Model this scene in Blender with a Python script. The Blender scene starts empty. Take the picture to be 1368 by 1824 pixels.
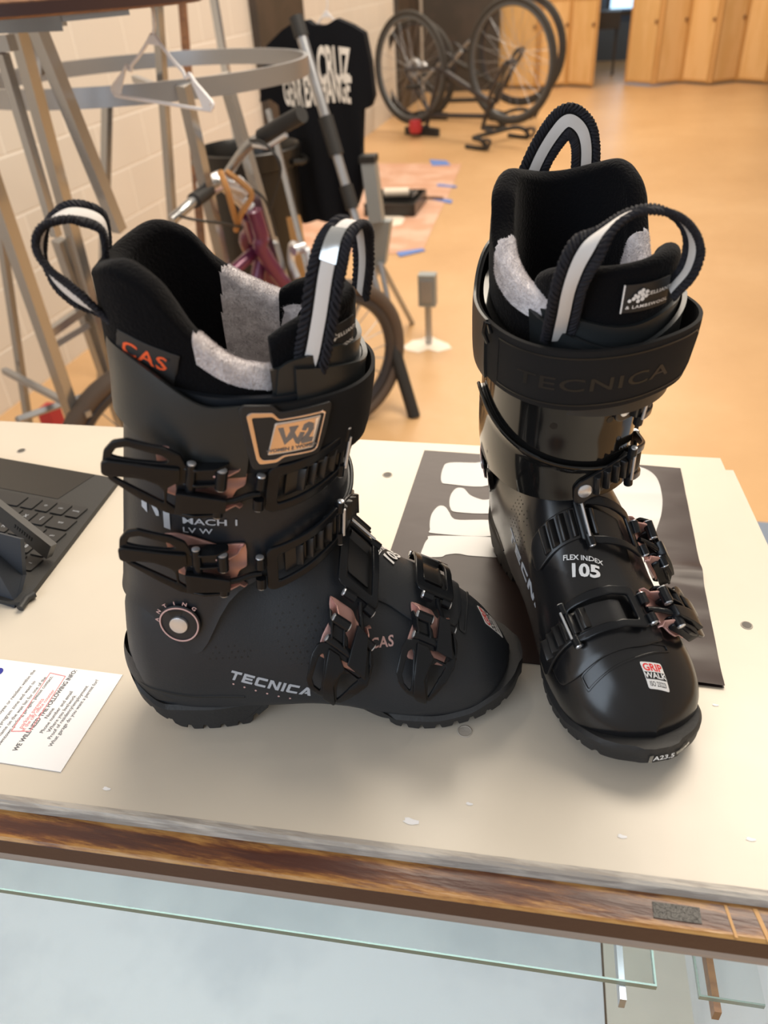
import bpy, bmesh, math, random
import numpy as np
from math import radians, sin, cos, tan, pi, sqrt, atan2, exp
from mathutils import Vector, Matrix, noise
from mathutils.geometry import tessellate_polygon

random.seed(7)
SC = bpy.context.scene
COL = SC.collection

# ------------------------------------------------------------------ camera
ZC = 0.86                                   # height of the counter top
CAM = Vector((0, 0, ZC + 0.425))
FPX = 1380.0
def cam_basis(p, r, yaw):
    f = Vector((sin(yaw)*cos(p), cos(yaw)*cos(p), -sin(p)))
    rt = Vector((cos(yaw), -sin(yaw), 0)); up = rt.cross(f)
    return rt*cos(r)+up*sin(r), -rt*sin(r)+up*cos(r), f
RT, UP, FW = cam_basis(radians(35.2), radians(-3.8), radians(-15.6))
cam = bpy.data.cameras.new('camera'); camo = bpy.data.objects.new('camera', cam); COL.objects.link(camo)
camo.matrix_world = Matrix(((RT.x, UP.x, -FW.x, CAM.x), (RT.y, UP.y, -FW.y, CAM.y), (RT.z, UP.z, -FW.z, CAM.z), (0, 0, 0, 1)))
cam.sensor_fit = 'VERTICAL'; cam.sensor_height = 36; cam.sensor_width = 27; cam.lens = 36*FPX/1824
cam.clip_start = 0.02; cam.clip_end = 60
cam.dof.use_dof = True; cam.dof.focus_distance = 0.56; cam.dof.aperture_fstop = 7.5
SC.camera = camo
SC.view_settings.view_transform = 'Standard'; SC.view_settings.look = 'None'
SC.view_settings.gamma = 1; SC.view_settings.exposure = 0.08; SC.view_settings.use_curve_mapping = False

# ------------------------------------------------------------------ world and lights
W = bpy.data.worlds.new('world'); SC.world = W; W.use_nodes = True
W.node_tree.nodes['Background'].inputs[0].default_value = (1.0, 0.93, 0.85, 1)
W.node_tree.nodes['Background'].inputs[1].default_value = 0.42
def area(name, loc, look, sx, sy, power, color):
    l = bpy.data.lights.new(name, 'AREA'); l.shape = 'RECTANGLE'; l.size = sx; l.size_y = sy; l.energy = power; l.color = color
    o = bpy.data.objects.new(name, l); COL.objects.link(o); o.location = loc
    o.rotation_euler = (Vector(look)-Vector(loc)).to_track_quat('-Z', 'Y').to_euler(); return o
area('ceiling_light', (0.3, 1.9, 3.0), (0.0, 0.7, 0.8), 2.4, 1.0, 88, (1.0, 0.88, 0.72))
area('ceiling_light', (-0.6, 4.6, 3.3), (-0.6, 4.6, 0), 2.6, 1.4, 100, (1.0, 0.87, 0.72))
area('ceiling_light', (-0.4, 8.2, 3.3), (-0.4, 8.4, 0), 3.0, 1.6, 118, (1.0, 0.84, 0.66))
area('window_daylight', (-1.5, -1.9, 1.9), (0.0, 0.5, 0.75), 2.6, 1.8, 55, (0.72, 0.85, 1.0))
for x, y in ((0.55, 1.15), (0.8, 0.7)):
    l = bpy.data.lights.new('track_spot', 'POINT'); l.energy = 4; l.shadow_soft_size = 0.04; l.color = (1, .93, .85)
    o = bpy.data.objects.new('track_spot', l); o.location = (x, y, 2.9); COL.objects.link(o)

# ------------------------------------------------------------------ pixel geometry helpers
def ray(px, py):
    return (RT*(px-684) - UP*(py-912) + FW*FPX).normalized()
def onz(px, py, z=0.0):
    d = ray(px, py); return CAM + d*((z-CAM.z)/d.z)
def at(px, py, Y):
    d = ray(px, py); return CAM + d*((Y-CAM.y)/d.y)
def atx(px, py, X):
    d = ray(px, py); return CAM + d*((X-CAM.x)/d.x)

# ------------------------------------------------------------------ materials
def mat(name, col, rough=0.5, metal=0.0, bump=0.0, bscale=200, spec=0.5, sheen=0.0, coat=0.0, col2=None, cscale=8, cmix=(0.45, 0.6), trans=0.0, emit=0.0, stretch=(1, 1, 1), rvar=0.0):
    m = bpy.data.materials.new(name); m.use_nodes = True; nt = m.node_tree; b = nt.nodes['Principled BSDF']
    c = (*col, 1) if len(col) == 3 else col
    b.inputs['Base Color'].default_value = c; b.inputs['Roughness'].default_value = rough; b.inputs['Metallic'].default_value = metal
    b.inputs['Specular IOR Level'].default_value = spec
    if sheen: b.inputs['Sheen Weight'].default_value = sheen; b.inputs['Sheen Roughness'].default_value = 0.4
    if coat: b.inputs['Coat Weight'].default_value = coat; b.inputs['Coat Roughness'].default_value = 0.05
    if trans: b.inputs['Transmission Weight'].default_value = trans; b.inputs['IOR'].default_value = 1.45
    if emit: b.inputs['Emission Color'].default_value = c; b.inputs['Emission Strength'].default_value = emit
    tc = nt.nodes.new('ShaderNodeTexCoord'); mp = nt.nodes.new('ShaderNodeMapping'); mp.inputs['Scale'].default_value = stretch
    nt.links.new(tc.outputs['Object'], mp.inputs['Vector'])
    if bump:
        n = nt.nodes.new('ShaderNodeTexNoise'); n.inputs['Scale'].default_value = bscale; n.inputs['Detail'].default_value = 3
        bp = nt.nodes.new('ShaderNodeBump'); bp.inputs['Strength'].default_value = bump; bp.inputs['Distance'].default_value = 0.002
        nt.links.new(mp.outputs[0], n.inputs['Vector']); nt.links.new(n.outputs['Fac'], bp.inputs['Height']); nt.links.new(bp.outputs[0], b.inputs['Normal'])
    if col2 is not None:
        n = nt.nodes.new('ShaderNodeTexNoise'); n.inputs['Scale'].default_value = cscale; n.inputs['Detail'].default_value = 5; n.inputs['Roughness'].default_value = .6
        r = nt.nodes.new('ShaderNodeValToRGB'); r.color_ramp.elements[0].position = cmix[0]; r.color_ramp.elements[1].position = cmix[1]
        r.color_ramp.elements[0].color = c; r.color_ramp.elements[1].color = (*col2, 1)
        nt.links.new(mp.outputs[0], n.inputs['Vector']); nt.links.new(n.outputs['Fac'], r.inputs[0]); nt.links.new(r.outputs[0], b.inputs['Base Color'])
    if rvar:
        n = nt.nodes.new('ShaderNodeTexNoise'); n.inputs['Scale'].default_value = 25; n.inputs['Detail'].default_value = 4
        r = nt.nodes.new('ShaderNodeMapRange'); r.inputs['To Min'].default_value = max(0, rough-rvar); r.inputs['To Max'].default_value = rough+rvar
        nt.links.new(mp.outputs[0], n.inputs['Vector']); nt.links.new(n.outputs['Fac'], r.inputs[0]); nt.links.new(r.outputs[0], b.inputs['Roughness'])
    return m
M = {}
M['shell_matte'] = mat('matte_black_plastic', (0.012, 0.015, 0.020), 0.52, bump=0.08, bscale=900, rvar=.05)
M['shell_gloss'] = mat('satin_black_plastic', (0.009, 0.009, 0.010), 0.24, bump=0.03, bscale=60, rvar=.08)
M['cuff_matte'] = mat('satin_dark_plastic', (0.010, 0.013, 0.018), 0.42, bump=0.05, bscale=700)
M['cuff_gloss'] = mat('glossy_black_plastic', (0.007, 0.007, 0.007), 0.09, rvar=.03)
M['sole'] = mat('black_rubber', (0.016, 0.016, 0.017), 0.6, bump=0.15, bscale=400)
M['buckle'] = mat('black_painted_metal', (0.007, 0.008, 0.010), 0.27, spec=.3)
M['ladder'] = mat('black_nylon', (0.010, 0.010, 0.011), 0.32)
M['pink'] = mat('rose_metal', (0.62, 0.36, 0.32), 0.38, metal=0.55)
M['steel'] = mat('bright_steel', (0.74, 0.76, 0.80), 0.28, metal=.75)
M['velvet'] = mat('black_velvet', (0.004, 0.004, 0.005), 0.95, bump=0.5, bscale=600, spec=0.1, sheen=0.06)
M['plush'] = mat('grey_plush', (0.62, 0.58, 0.59), 0.95, bump=0.6, bscale=420, spec=0.1, sheen=0.5, col2=(0.78, 0.74, 0.75), cscale=160)
M['fabric'] = mat('black_ribbed_webbing', (0.010, 0.010, 0.011), 0.8, spec=0.25)
M['strap_smooth'] = mat('smooth_dark_strap', (0.016, 0.019, 0.021), 0.38, bump=0.04, bscale=500)
M['web_black'] = mat('black_braid', (0.013, 0.013, 0.018), 0.8, spec=0.3)
M['web_white'] = mat('white_webbing', (0.68, 0.65, 0.63), 0.6)
M['chrome_clear'] = mat('silver_foil', (0.55, 0.56, 0.56), 0.25, metal=0.8)
M['copper'] = mat('polished_copper_foil', (0.86, 0.70, 0.62), 0.16, metal=1.0)
M['pewter'] = mat('grey_enamel', (0.20, 0.18, 0.17), 0.4)
M['ink_grey'] = mat('pale_grey_print', (0.42, 0.45, 0.50), 0.5)
M['ink_white'] = mat('white_print', (0.80, 0.80, 0.80), 0.5)
M['ink_pink'] = mat('pink_print', (0.62, 0.40, 0.38), 0.5)
M['ink_orange'] = mat('orange_print', (0.78, 0.10, 0.02), 0.6)
M['ink_red'] = mat('red_print', (0.75, 0.03, 0.03), 0.5)
M['ink_black'] = mat('black_print', (0.01, 0.01, 0.01), 0.6)
M['ink_deep'] = mat('debossed_black', (0.004, 0.004, 0.004), 0.5)
M['sticker'] = mat('white_sticker', (0.78, 0.77, 0.76), 0.35)
M['patch'] = mat('black_woven_patch', (0.014, 0.014, 0.015), 0.55)
def rib_bump(m, scale, strength=.6, axis='Z'):
    nt = m.node_tree; b = nt.nodes['Principled BSDF']
    tc = nt.nodes.new('ShaderNodeTexCoord'); w = nt.nodes.new('ShaderNodeTexWave'); w.wave_type = 'BANDS'; w.bands_direction = axis; w.inputs['Scale'].default_value = scale
    bp = nt.nodes.new('ShaderNodeBump'); bp.inputs['Strength'].default_value = strength; bp.inputs['Distance'].default_value = 0.001
    nt.links.new(tc.outputs['UV'], w.inputs['Vector']); nt.links.new(w.outputs['Fac'], bp.inputs['Height']); nt.links.new(bp.outputs[0], b.inputs['Normal'])
rib_bump(M['fabric'], 110, .35, 'X')
rib_bump(M['web_white'], 60, .3, 'X')
rib_bump(M['web_black'], 38, 1.0, 'DIAGONAL')

# ------------------------------------------------------------------ object helpers
def tag(o, label=None, cat=None, group=None, kind=None):
    if label: o['label'] = label
    if cat: o['category'] = cat
    if group: o['group'] = group
    if kind: o['kind'] = kind
    return o
def empty(name, loc=(0, 0, 0), rz=0.0, label=None, cat=None, group=None):
    o = bpy.data.objects.new(name, None); COL.objects.link(o); o.location = loc; o.rotation_euler = (0, 0, rz); o.empty_display_size = .05
    return tag(o, label, cat, group)
def mesh_obj(name, V, F, m, parent=None, smooth=True, angle=38, uv=None, label=None):
    me = bpy.data.meshes.new(name)
    bm = bmesh.new()
    vs = [bm.verts.new(v) for v in V]
    uvl = bm.loops.layers.uv.new('UVMap') if uv is not None else None
    for f in F:
        if len(set(f)) < 3: continue
        try: fc = bm.faces.new([vs[i] for i in f])
        except ValueError: continue
        if uvl is not None:
            for lp, i in zip(fc.loops, f): lp[uvl].uv = uv[i]
    bmesh.ops.recalc_face_normals(bm, faces=bm.faces)
    if smooth:
        for f in bm.faces: f.smooth = True
        for e in bm.edges:
            if len(e.link_faces) == 2 and e.calc_face_angle(0) > radians(angle): e.smooth = False
    bm.to_mesh(me); bm.free()
    me.materials.append(m)
    o = bpy.data.objects.new(name, me); COL.objects.link(o)
    if parent is not None: o.parent = parent
    if label: o['label'] = label
    return o
class G:                       # geometry collector
    def __init__(s): s.V = []; s.F = []
    def add(s, V, F, fn=None):
        k = len(s.V); s.V += [Vector(fn(v)) if fn else Vector(v) for v in V]; s.F += [tuple(i+k for i in f) for f in F]; return s
    def box(s, x0, x1, y0, y1, z0, z1, fn=None):
        V = [(x, y, z) for x in (x0, x1) for y in (y0, y1) for z in (z0, z1)]
        return s.add(V, [(0, 1, 3, 2), (4, 6, 7, 5), (0, 4, 5, 1), (2, 3, 7, 6), (0, 2, 6, 4), (1, 5, 7, 3)], fn)
    def obox(s, c, ax, ay, az, sx, sy, sz):
        c = Vector(c); f = lambda v: c+ax*v[0]*sx/2+ay*v[1]*sy/2+az*v[2]*sz/2
        return s.box(-1, 1, -1, 1, -1, 1, f)
    def tube(s, pts, r, n=10, closed=False, cap=True, fn=None, rs=None):
        pts = [Vector(p) for p in pts]; N = len(pts); V = []; F = []; up = None
        for i, p in enumerate(pts):
            a = pts[(i-1) % N] if (closed or i) else p; b = pts[(i+1) % N] if (closed or i < N-1) else p
            t = (b-a).normalized()
            if up is None:
                up = Vector((0, 0, 1)) if abs(t.z) < .9 else Vector((1, 0, 0))
            u = (up - t*up.dot(t)); u = u.normalized() if u.length > 1e-6 else t.orthogonal().normalized(); v = t.cross(u); up = u
            rr = rs[i] if rs else r
            V += [p+(u*cos(2*pi*k/n)+v*sin(2*pi*k/n))*rr for k in range(n)]
        for i in range(N if closed else N-1):
            j = (i+1) % N
            F += [(i*n+k, i*n+(k+1) % n, j*n+(k+1) % n, j*n+k) for k in range(n)]
        if cap and not closed: F += [tuple(range(n)), tuple((N-1)*n+k for k in range(n))]
        return s.add(V, F, fn)
    def bar(s, a, b, w, h, up=(0, 0, 1)):
        a = Vector(a); b = Vector(b); t = (b-a).normalized(); up = Vector(up); x = t.cross(up)
        x = x.normalized() if x.length > 1e-4 else t.orthogonal().normalized(); y = x.cross(t)
        return s.obox((a+b)/2, t, x, y, (b-a).length, w, h)
    def disc(s, c, nrm, r, n=20):
        c = Vector(c); nrm = Vector(nrm).normalized(); u = nrm.orthogonal().normalized(); v = nrm.cross(u)
        return s.add([c+(u*cos(2*pi*k/n)+v*sin(2*pi*k/n))*r for k in range(n)], [tuple(range(n))])
    def prism(s, outline, c0, ex, ey, n):      # extruded flat outline: points c0+ex*x+ey*y, thickness vector n
        c0 = Vector(c0); ex = Vector(ex); ey = Vector(ey); n = Vector(n); k = len(outline)
        b = [c0+ex*p[0]+ey*p[1] for p in outline]; t = tessellate_polygon([[Vector((p[0], p[1], 0)) for p in outline]])
        V = b+[p+n for p in b]
        F = [tuple(f) for f in t]+[tuple(i+k for i in reversed(f)) for f in t]+[(i, (i+1) % k, (i+1) % k+k, i+k) for i in range(k)]
        return s.add(V, F)
    def lathe(s, prof, c=(0, 0, 0), n=32, fn=None):
        V = []; F = []; c = Vector(c)
        for r, z in prof: V += [c+Vector((r*cos(2*pi*k/n), r*sin(2*pi*k/n), z)) for k in range(n)]
        for i in range(len(prof)-1): F += [(i*n+k, i*n+(k+1) % n, (i+1)*n+(k+1) % n, (i+1)*n+k) for k in range(n)]
        return s.add(V, F, fn)
    def obj(s, name, m, parent=None, smooth=True, angle=38, label=None, scale=None, uv=None):
        V = s.V
        return mesh_obj(name, V, s.F, m, parent, smooth, angle, uv, label)

def catmull(pts, n=8, closed=False):
    P = [Vector(p) for p in pts]; N = len(P); out = []
    for i in range(N if closed else N-1):
        p0 = P[(i-1) % N] if (closed or i) else P[0]*2-P[1]; p1 = P[i]; p2 = P[(i+1) % N]; p3 = P[(i+2) % N] if (closed or i < N-2) else P[-1]*2-P[-2]
        for k in range(n):
            t = k/n; out.append(.5*((2*p1)+(p2-p0)*t+(2*p0-5*p1+4*p2-p3)*t*t+(3*p1-p0-3*p2+p3)*t**3))
    if not closed: out.append(P[-1])
    return out
def rounded(pts, r=2.0, n=4):          # polygon with rounded corners
    P = [Vector((p[0], p[1], 0)) for p in pts]; N = len(P); out = []
    for i in range(N):
        a, b, c = P[i-1], P[i], P[(i+1) % N]; d1 = a-b; d2 = c-b; q = min(r, d1.length*.45, d2.length*.45)
        s = b+d1.normalized()*q; e = b+d2.normalized()*q
        for k in range(n+1):
            t = k/n; w = s*(1-t)**2+b*2*t*(1-t)+e*t*t; out.append((w.x, w.y))
    return out

# flat plates and text, made from 2D curves, then bent onto a surface
_tmpl = {}
def curve_flat(splines, thick, bevel=0.0, w0=0.0, resb=1):
    cu = bpy.data.curves.new('tmp', 'CURVE'); cu.dimensions = '2D'; cu.fill_mode = 'BOTH'
    for sp in splines:
        s = cu.splines.new('POLY'); s.points.add(len(sp)-1)
        for p, q in zip(s.points, sp): p.co = (q[0], q[1], 0, 1)
        s.use_cyclic_u = True
    cu.extrude = max(0, thick/2-bevel); cu.bevel_depth = bevel; cu.bevel_resolution = resb; cu.offset = -bevel
    return _eval_flat(cu, w0+thick/2)
def _eval_flat(cu, zoff):
    o = bpy.data.objects.new('tmp', cu); COL.objects.link(o)
    dg = bpy.context.evaluated_depsgraph_get(); e = o.evaluated_get(dg); me = e.to_mesh()
    V = [(v.co.x, v.co.y, v.co.z+zoff) for v in me.vertices]; F = [tuple(p.vertices) for p in me.polygons]
    e.to_mesh_clear(); bpy.data.objects.remove(o); bpy.data.curves.remove(cu)
    return V, F
def text_flat(body, size, thick=.15, bold=0.0, sx=1.0, shear=0.0, spacing=1.0, align='CENTER'):
    cu = bpy.data.curves.new('tmp', 'FONT'); cu.body = body; cu.size = 1.0; cu.align_x = align; cu.align_y = 'CENTER'
    cu.offset = bold; cu.shear = shear; cu.space_character = spacing; cu.resolution_u = 3; cu.extrude = 0.0
    V, F = _eval_flat(cu, 0)
    return [(v[0]*size*sx, v[1]*size, thick) for v in V], F
def cut(V, F, step, axes=(0, 1)):
    bm = bmesh.new(); vs = [bm.verts.new(v) for v in V]
    for f in F:
        try: bm.faces.new([vs[i] for i in f])
        except ValueError: pass
    for ax in axes:
        lo = min(v[ax] for v in V); hi = max(v[ax] for v in V); k = int((hi-lo)/step)
        for i in range(1, k+1):
            co = [0, 0, 0]; co[ax] = lo+(hi-lo)*i/(k+1); no = [0, 0, 0]; no[ax] = 1
            bmesh.ops.bisect_plane(bm, geom=bm.verts[:]+bm.edges[:]+bm.faces[:], dist=1e-4, plane_co=co, plane_no=no)
    bmesh.ops.remove_doubles(bm, verts=bm.verts, dist=1e-4)
    bm.verts.index_update(); V2 = [tuple(v.co) for v in bm.verts]; F2 = [tuple(v.index for v in f.verts) for f in bm.faces]; bm.free()
    return V2, F2
def interp(x, tab):
    if x <= tab[0][0]: return tab[0][1]
    for (a, p), (b, q) in zip(tab, tab[1:]):
        if x <= b: return p+(q-p)*(x-a)/(b-a)
    return tab[-1][1]
def smooth_interp(x, tab):
    xs = [t[0] for t in tab]; ys = [t[1] for t in tab]
    if x <= xs[0]: return ys[0]
    if x >= xs[-1]: return ys[-1]
    i = max(k for k in range(len(xs)-1) if xs[k] <= x); h = xs[i+1]-xs[i]; t = (x-xs[i])/h
    def sl(k):
        if k == 0: return (ys[1]-ys[0])/(xs[1]-xs[0])
        if k == len(xs)-1: return (ys[-1]-ys[-2])/(xs[-1]-xs[-2])
        a = (ys[k]-ys[k-1])/(xs[k]-xs[k-1]); b = (ys[k+1]-ys[k])/(xs[k+1]-xs[k])
        return 0 if a*b <= 0 else 2*a*b/(a+b)
    m0, m1 = sl(i)*h, sl(i+1)*h
    return (2*t**3-3*t*t+1)*ys[i]+(t**3-2*t*t+t)*m0+(-2*t**3+3*t*t)*ys[i+1]+(t**3-t*t)*m1
def sstep(a, b, x):
    t = min(1, max(0, (x-a)/(b-a))); return t*t*(3-2*t)
# ================================================================== ski boots
# boot frame in millimetres: x from heel to toe, y to the outer (buckle) side, z up
WY = [-18]
def warp(x, y, z): return Vector((x, y+sstep(40, 160, z)*(WY[0]-0.10*(x-60)), z))
ZB = [(0, 36), (15, 25), (40, 21), (100, 24), (130, 24), (160, 20), (188, 12), (225, 9), (260, 12), (290, 18)]
ZT = [(0, 88), (8, 112), (20, 132), (60, 150), (140, 150), (165, 130), (185, 110), (205, 96), (230, 83), (250, 73), (268, 61), (280, 47), (288, 32)]
SW = [(0, 0), (1.5, 10), (5, 21), (12, 31), (25, 39), (60, 45), (100, 46), (140, 46), (180, 47), (215, 50), (240, 49), (258, 45), (270, 38), (279, 27), (285, 14), (288, 0)]
KEY = [(0, .84), (.06, .93), (.15, .98), (.3, 1.0), (.45, .97), (.6, .89), (.74, .74), (.85, .56), (.93, .38), (.98, .18), (1, 0)]
def sec(x, n=34):
    x = min(max(x, 0.0), 288.0)
    zb, zt, w = smooth_interp(x, ZB), smooth_interp(x, ZT), smooth_interp(x, SW)
    heel = 1-sstep(60, 120, x); toe = sstep(235, 283, x)
    out = []
    for i in range(n+1):
        f = i/n; f = f if f < .5 else .5+.5*sin((f-.5)*pi)        # denser near the ridge
        k = smooth_interp(f, KEY)
        k = k*(1-heel*.85)+heel*.85*(.80+.2*sin(min(1, f*2.2)*pi/2)-.3*max(0, f-.7)) if f < 1 else 0
        z = zb+(zt-zb)*f; xx = x+heel*max(0, z-45)*.13+toe*(-max(0, z-30)*.12)
        yo = -5*f**1.5*sstep(120, 180, x)*(1-sstep(230, 280, x))
        out.append((xx, w*k, z, yo))
    lat = [warp(a, b+o, c) for a, b, c, o in out]; med = [warp(a, -b+o, c) for a, b, c, o in out]
    return lat+med[::-1][1:]          # lateral bottom -> ridge -> medial bottom
_sc = {}
def sec_arc(x):
    k = round(x*2)/2
    if k not in _sc:
        P = sec(k); m = (len(P)-1)//2; L = [0]
        for a, b in zip(P, P[1:]): L.append(L[-1]+(b-a).length)
        _sc[k] = (P, [L[m]-l for l in L], m)      # arc from the ridge, lateral positive
    return _sc[k]
def _shell_pt(x, s):
    P, L, m = sec_arc(x)
    if s >= L[0]: return P[0]+(P[0]-P[2]).normalized()*0+Vector((0, 0, -(s-L[0])))
    if s <= L[-1]: return P[-1]+Vector((0, 0, s-L[-1]))
    lo, hi = 0, len(L)-1
    while hi-lo > 1:
        mid = (lo+hi)//2
        if L[mid] >= s: lo = mid
        else: hi = mid
    t = (L[lo]-s)/max(1e-6, L[lo]-L[hi]); return P[lo].lerp(P[hi], t)
def shell_pt(x, s):
    a = math.floor(x*2)/2; t = (x-a)*2
    return _shell_pt(a, s).lerp(_shell_pt(a+.5, s), t)
def shell_s(x, z, side):
    P, L, m = sec_arc(x); rng = range(0, m+1) if side > 0 else range(2*m, m-1, -1); prev = None
    for i in rng:
        if P[i].z >= z:
            if prev is None: return L[i]
            t = (z-P[prev].z)/(P[i].z-P[prev].z); return L[prev]+(L[i]-L[prev])*t
        prev = i
    return L[m]
# cuff
CXB = [(60, 8), (113, 13), (167, 26), (235, 44), (262, 50), (300, 54)]
CXF = [(60, 175), (113, 172), (143, 172), (184, 176), (221, 184), (262, 192), (300, 198)]
CHB = [(60, 44), (100, 47), (140, 51), (200, 53), (262, 56), (300, 57)]
def cuff_raw(th, z, off=0.0):
    xb, xf, b = smooth_interp(z, CXB)-off, smooth_interp(z, CXF)+off, smooth_interp(z, CHB)+off
    a = (xf-xb)/2; n = 2/2.35; c, s = cos(th), sin(th)
    return warp((xf+xb)/2+a*math.copysign(abs(c)**n, c), b*math.copysign(abs(s)**n, s), z)
_ct = {}
def cuff_tab(z):
    k = round(z/4)*4
    if k not in _ct:
        T = [2*pi*i/240 for i in range(241)]; P = [cuff_raw(t, k) for t in T]; L = [0]
        for a, b in zip(P, P[1:]): L.append(L[-1]+(b-a).length)
        _ct[k] = (T, L)
    return _ct[k]
def _arc2th(a, z):
    T, L = cuff_tab(z); tot = L[-1]; k = 0
    a = a % tot
    i = int(np.searchsorted(L, a)) ; i = min(max(i, 1), 240)
    return T[i-1]+(T[i]-T[i-1])*(a-L[i-1])/max(1e-6, L[i]-L[i-1])
def cuff_pt(a, z, off=0.0):            # a = arc from the front, lateral positive
    k0 = math.floor(z/4)*4; t = (z-k0)/4; t0, t1 = _arc2th(a, k0), _arc2th(a, k0+4)
    if abs(t1-t0) > 3: t1 = t0
    return cuff_raw(t0+(t1-t0)*t, z, off)
def cuff_a(x, z, side):                 # arc of the side point with this x
    T, L = cuff_tab(z); i = 1
    while i < 119 and cuff_raw(T[i], z).x > x: i += 1
    xa, xb = cuff_raw(T[i-1], z).x, cuff_raw(T[i], z).x; t = min(1, max(0, (xa-x)/max(1e-6, xa-xb))); a = L[i-1]+(L[i]-L[i-1])*t
    return a if side > 0 else L[-1]-a
def oriented(fn, center):
    def g(v):
        u, w_, h = v; p = fn(u, w_); e = .6
        n = (fn(u+e, w_)-fn(u-e, w_)).cross(fn(u, w_+e)-fn(u, w_-e))
        if n.length < 1e-9: n = p-center(p)
        n.normalize()
        if n.dot(p-center(p)) < 0: n = -n
        return p+n*h
    return g
def ccen(p): return warp(112, 0, p.z)
def scen(p): return Vector((min(p.x, 255)-3, warp(p.x, 0, p.z).y, 55 if p.x > 150 else 80))

# liner
LZ = [(40, 312), (52, 320), (66, 324), (84, 317), (104, 294), (124, 280), (145, 272), (168, 266)]
def liner_raw(th, z, off=0.0):
    n = 2/2.2; c, s = cos(th), sin(th); zz = sstep(230, 320, z)
    xb = 44+3*sstep(250, 330, z); A = (172-xb)/2; cx = (172+xb)/2; b = 50+4*zz
    return warp(cx+(A+off)*math.copysign(abs(c)**n, c), (b+off)*math.copysign(abs(s)**n, s), z)+Vector((0, 2*zz, 0))

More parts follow.
